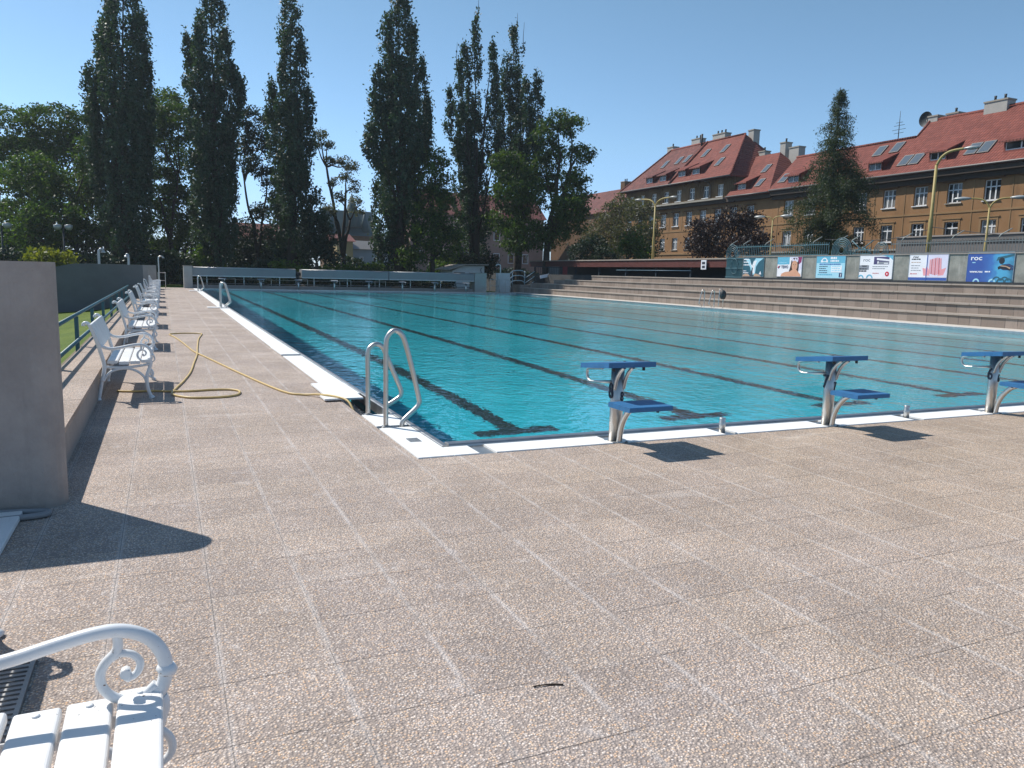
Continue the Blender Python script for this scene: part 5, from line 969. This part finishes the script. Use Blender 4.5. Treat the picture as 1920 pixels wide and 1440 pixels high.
for i, (x, y, rx, rz, mt, lb) in enumerate([(-12.5,58,2.2,1.3,'dark','dark bush low at the far left behind the wall'),(-9.6,56,1.7,1.25,'yellow','sunlit yellow-green bush behind the first cross wall'),(-6.5,60,1.9,1.3,'dark','dark bush below the leftmost poplar'),(-2.5,61,2.0,1.5,'dark','dark bush between the first two poplars'),(.5,64,1.8,1.5,'broad','green bush at the foot of the second poplar'),
    (4.6,58,1.6,1.2,'dark','dark bush behind the left cover housing'),(5.6,74,2.2,2.3,'dark','tall dark bush behind the forked tree'),(9.8,78,2.4,2.6,'broad','tall green bush hiding the red-roofed house'),(6.9,57,1.2,1.1,'bright','bright green bush right above the left cover housing'),(9.4,66,1.6,1.7,'dark','dark bush behind the small evergreen'),(11.8,62,1.5,.9,'bright','low pale green bush below the leaning tree'),(14.8,61,1.4,1.2,'broad','green bush beside the leaning tree'),(20.5,60.8,1.5,1.4,'broad','green bush behind the white shed roof'),(22.9,64,2.0,1.8,'dark','dark bush between the shed and the bright tree'),(24.8,62,1.6,1.5,'dark','dark bush below the bright green tree')]):
    bl = [(x+rng0.uniform(-.6,.6)*rx,y+rng0.uniform(-.3,.3),.2+rz*rng0.uniform(.5,1.25),rx*rng0.uniform(.5,.75),rz*rng0.uniform(.55,.8)) for _ in range(4)]
    blob_tree('bush', lb, bl, (x,y,-.3,.4), mt, 100+i, .9, .15, .3, .5, group=BU, cat='bush', r0=.09)
# clipped hedge row closing the view under the trees
rngh = np.random.default_rng(9); hd = thing('hedge', 'long dark hedge under the trees beyond the far lawn', 'hedge', (0,77,-.4)); Pn = np.vstack([rngh.uniform([-34,-1.2,0],[40,1.2,3.4],(22000,3)), rngh.uniform([-40,1,0],[4,5,7.6],(34000,3))]); Pn[:,2] *= .75+.25*np.sin(Pn[:,0]*.7)*np.cos(Pn[:,0]*.23)
leaves('foliage', Pn, .22, LM['dark'], hd, rngh)
hl = thing('hedge', 'added dark hedge standing in for shade behind the long grey cover housings', 'hedge', (10,54.2,-.1)); Pl = rngh.uniform([-9.9,-.45,0],[9.6,.45,1.12],(15000,3)); Pl[:,2] *= .86+.14*np.sin(Pl[:,0]*2.1)  # added leaf strip, darkens the gap in place of shade under the trees
leaves('foliage', Pl, .09, LM['dark'], hl, rngh)
far_house('far_villa', 'far house with green hipped roof behind the leaning tree', 27.5, 37, 150, 158, 8.3, 13.4, M['ochre_dark'], M['green_roof'])
fv = bpy.data.objects['far_villa']
for (x, h0, h1, r) in ((28.6,9,13.4,1.0), (32.6,10,16.6,2.0), (35.2,9,13.6,1.0)): MB().tube([(x,151,h0),(x,151,(h0+h1)/2),(x,151,h1)], [r,r*.6,.04], 8).build('turret_roof', M['green_roof'], fv)
far_house('far_annex', 'low pale blue-grey house behind the leaning tree', 23.4, 31.5, 110, 118, 4.6, 6.0, M['pale_wall'], M['zinc'], 'x', wins=((26.6,2.6,.6,.9),(28.0,2.9,.6,.9),(24.6,2.6,.6,.9)))
far_house('yellow_house', 'narrow yellow house left of the pale blue one', 20.9, 23.2, 108, 116, 5.6, 6.8, M['yellow_wall'], M['tiles_old'], 'x', wins=((21.6,2.6,.7,1.2),))
far_house('red_roofed_house', 'distant house with red-brown roof behind the forked tree', 7.8, 14.6, 110, 119, 5.4, 7.9, M['ochre_dark'], M['tiles_old'])
far_house('pink_house', 'long pinkish house showing through the trees on the right', 33, 56, 112, 122, 10.5, 14.5, M['pink_wall'], M['tiles_old'], wins=tuple((34+i*2.6,z_,1.1,1.6) for i in range(8) for z_ in (3.2,6.8)))
far_house('red_roofed_house', 'distant red-roofed house beyond the left end of the brown house', 60.5, 72, 98, 118, 11.2, 15.6, M['ochre_dark'], M['tiles_old'], 'y', 1.5)
chimney(bpy.data.objects['red_roofed_house.001'], 66, 103, 14.5, 16.6, 1.2, 1.2, 'ochre_dark', 2)
# ---------------------------------------------------------------- lamps
M['lamp_yellow'] = simple('faded_yellow_paint', (.36,.27,.09,1), .55, 0, .15, 3); M['lamp_head'] = simple('grey_lamp_head', (.38,.38,.37,1), .4, .2, .1)
LG = 'yellow street lamps'
def lamp(label, x, y, z0, z1, arms, r=.10):
    t = thing('street_lamp', label, 'street lamp', (x,y,z0), 0, LG); h = z1-z0; MB().tube([(0,0,-.1),(0,0,h*.55),(0,0,h*.56),(0,0,h)], [r,r*.85,r*.66,r*.55], 10).build('pole', M['lamp_yellow'], t)
    for (dx, dy, up_) in arms:
        MB().tube(smooth_path([(0,0,h-.02),(dx*.18,dy*.18,h+up_*.55),(dx*.5,dy*.5,h+up_*.9),(dx,dy,h+up_)],5), [r*.5]*16, 8).build('arm', M['lamp_yellow'], t)
        v = Vector((dx,dy,0)).normalized(); hh = MB(); hh.smooth = True; b = Vector((dx,dy,h+up_)); hh.tube([b-v*.05,b+v*.05,b+v*.3,b+v*.6,b+v*.72], [.05,.11,.17,.13,.03], 10, flat=(1,.55,(0,0,1))); hh.build('lamp_head', M['lamp_head'], t)
lamp('tall yellow lamp post rising in front of the orange house, big curved arm', 33, 21.73, 1.5, 7.3, [(.35,-1.15,.68)], .13)
lamp('double-armed yellow lamp at the right, before the orange house', 33, 18.75, 1.5, 5.05, [(.35,-.75,.42), (-.35,.75,.45)], .08)
lamp('double-armed yellow lamp between olive tree and left house', 33, 45.9, 1.5, 7.0, [(.35,-1.4,.55), (-.35,1.4,.55)], .12)
lamp('thin yellow lamp post beside the purple tree', 33, 32.9, 1.5, 5.2, [(.2,-.5,.25), (-.2,.5,.25)], .07)
wr = MB(); wr.tube(smooth_path([(33,21.7,4.2),(33,24.5,3.75),(33,28.5,3.9)],5), .018, 5); wr.tube(smooth_path([(33,21.7,4.3),(33,17,3.7),(33,12,3.9)],5), .018, 5); tag(wr.build('overhead_wire', M['black_iron']), 'thin dark wire strung from the tall yellow lamp', 'wire')
MB_ = None
def park_lamp(label, x, y, z):
    t = thing('park_lamp', label, 'park lamp', (x,y,-.35), 0, 'dark park lamps with pale twin shades'); MB().tube([(0,0,0),(0,0,1.2),(0,0,z+.35)], [.10,.07,.06], 8).build('post', M['black_iron'], t)
    for dx in (-.34, .34): MB().tube([(dx,0,z+.18),(dx,0,z+.3),(dx,0,z+.52),(dx,0,z+.56)], [.14,.24,.27,.10], 12).build('shade', M['lamp_head'], t)
    MB().tube([(-.34,0,z+.3),(.34,0,z+.3)], .03, 6).build('crossbar', M['black_iron'], t)
park_lamp('dark park lamp with pale twin shades, the taller one at left', -8.45, 58, 3.95); park_lamp('dark park lamp with pale twin shades, smaller and farther right', -8.2, 64, 3.85); park_lamp('dark park lamp with pale twin shades, cut by the left photo edge', -12.15, 58, 3.9)
# ---------------------------------------------------------------- summer haze
hz_m = bpy.data.materials.new('haze'); hz_m.use_nodes = True; ht = hz_m.node_tree; ht.nodes.remove(ht.nodes["Principled BSDF"])
pv_ = ht.nodes.new("ShaderNodeVolumePrincipled"); pv_.inputs["Color"].default_value = (.80,.90,1,1); pv_.inputs["Density"].default_value = .00035; pv_.inputs["Anisotropy"].default_value = .35
ht.links.new(pv_.outputs[0], ht.nodes["Material Output"].inputs["Volume"])
tag(MB().box((-950,-650,-4), (1250,1550,34)).build('haze', hz_m), kind='stuff')
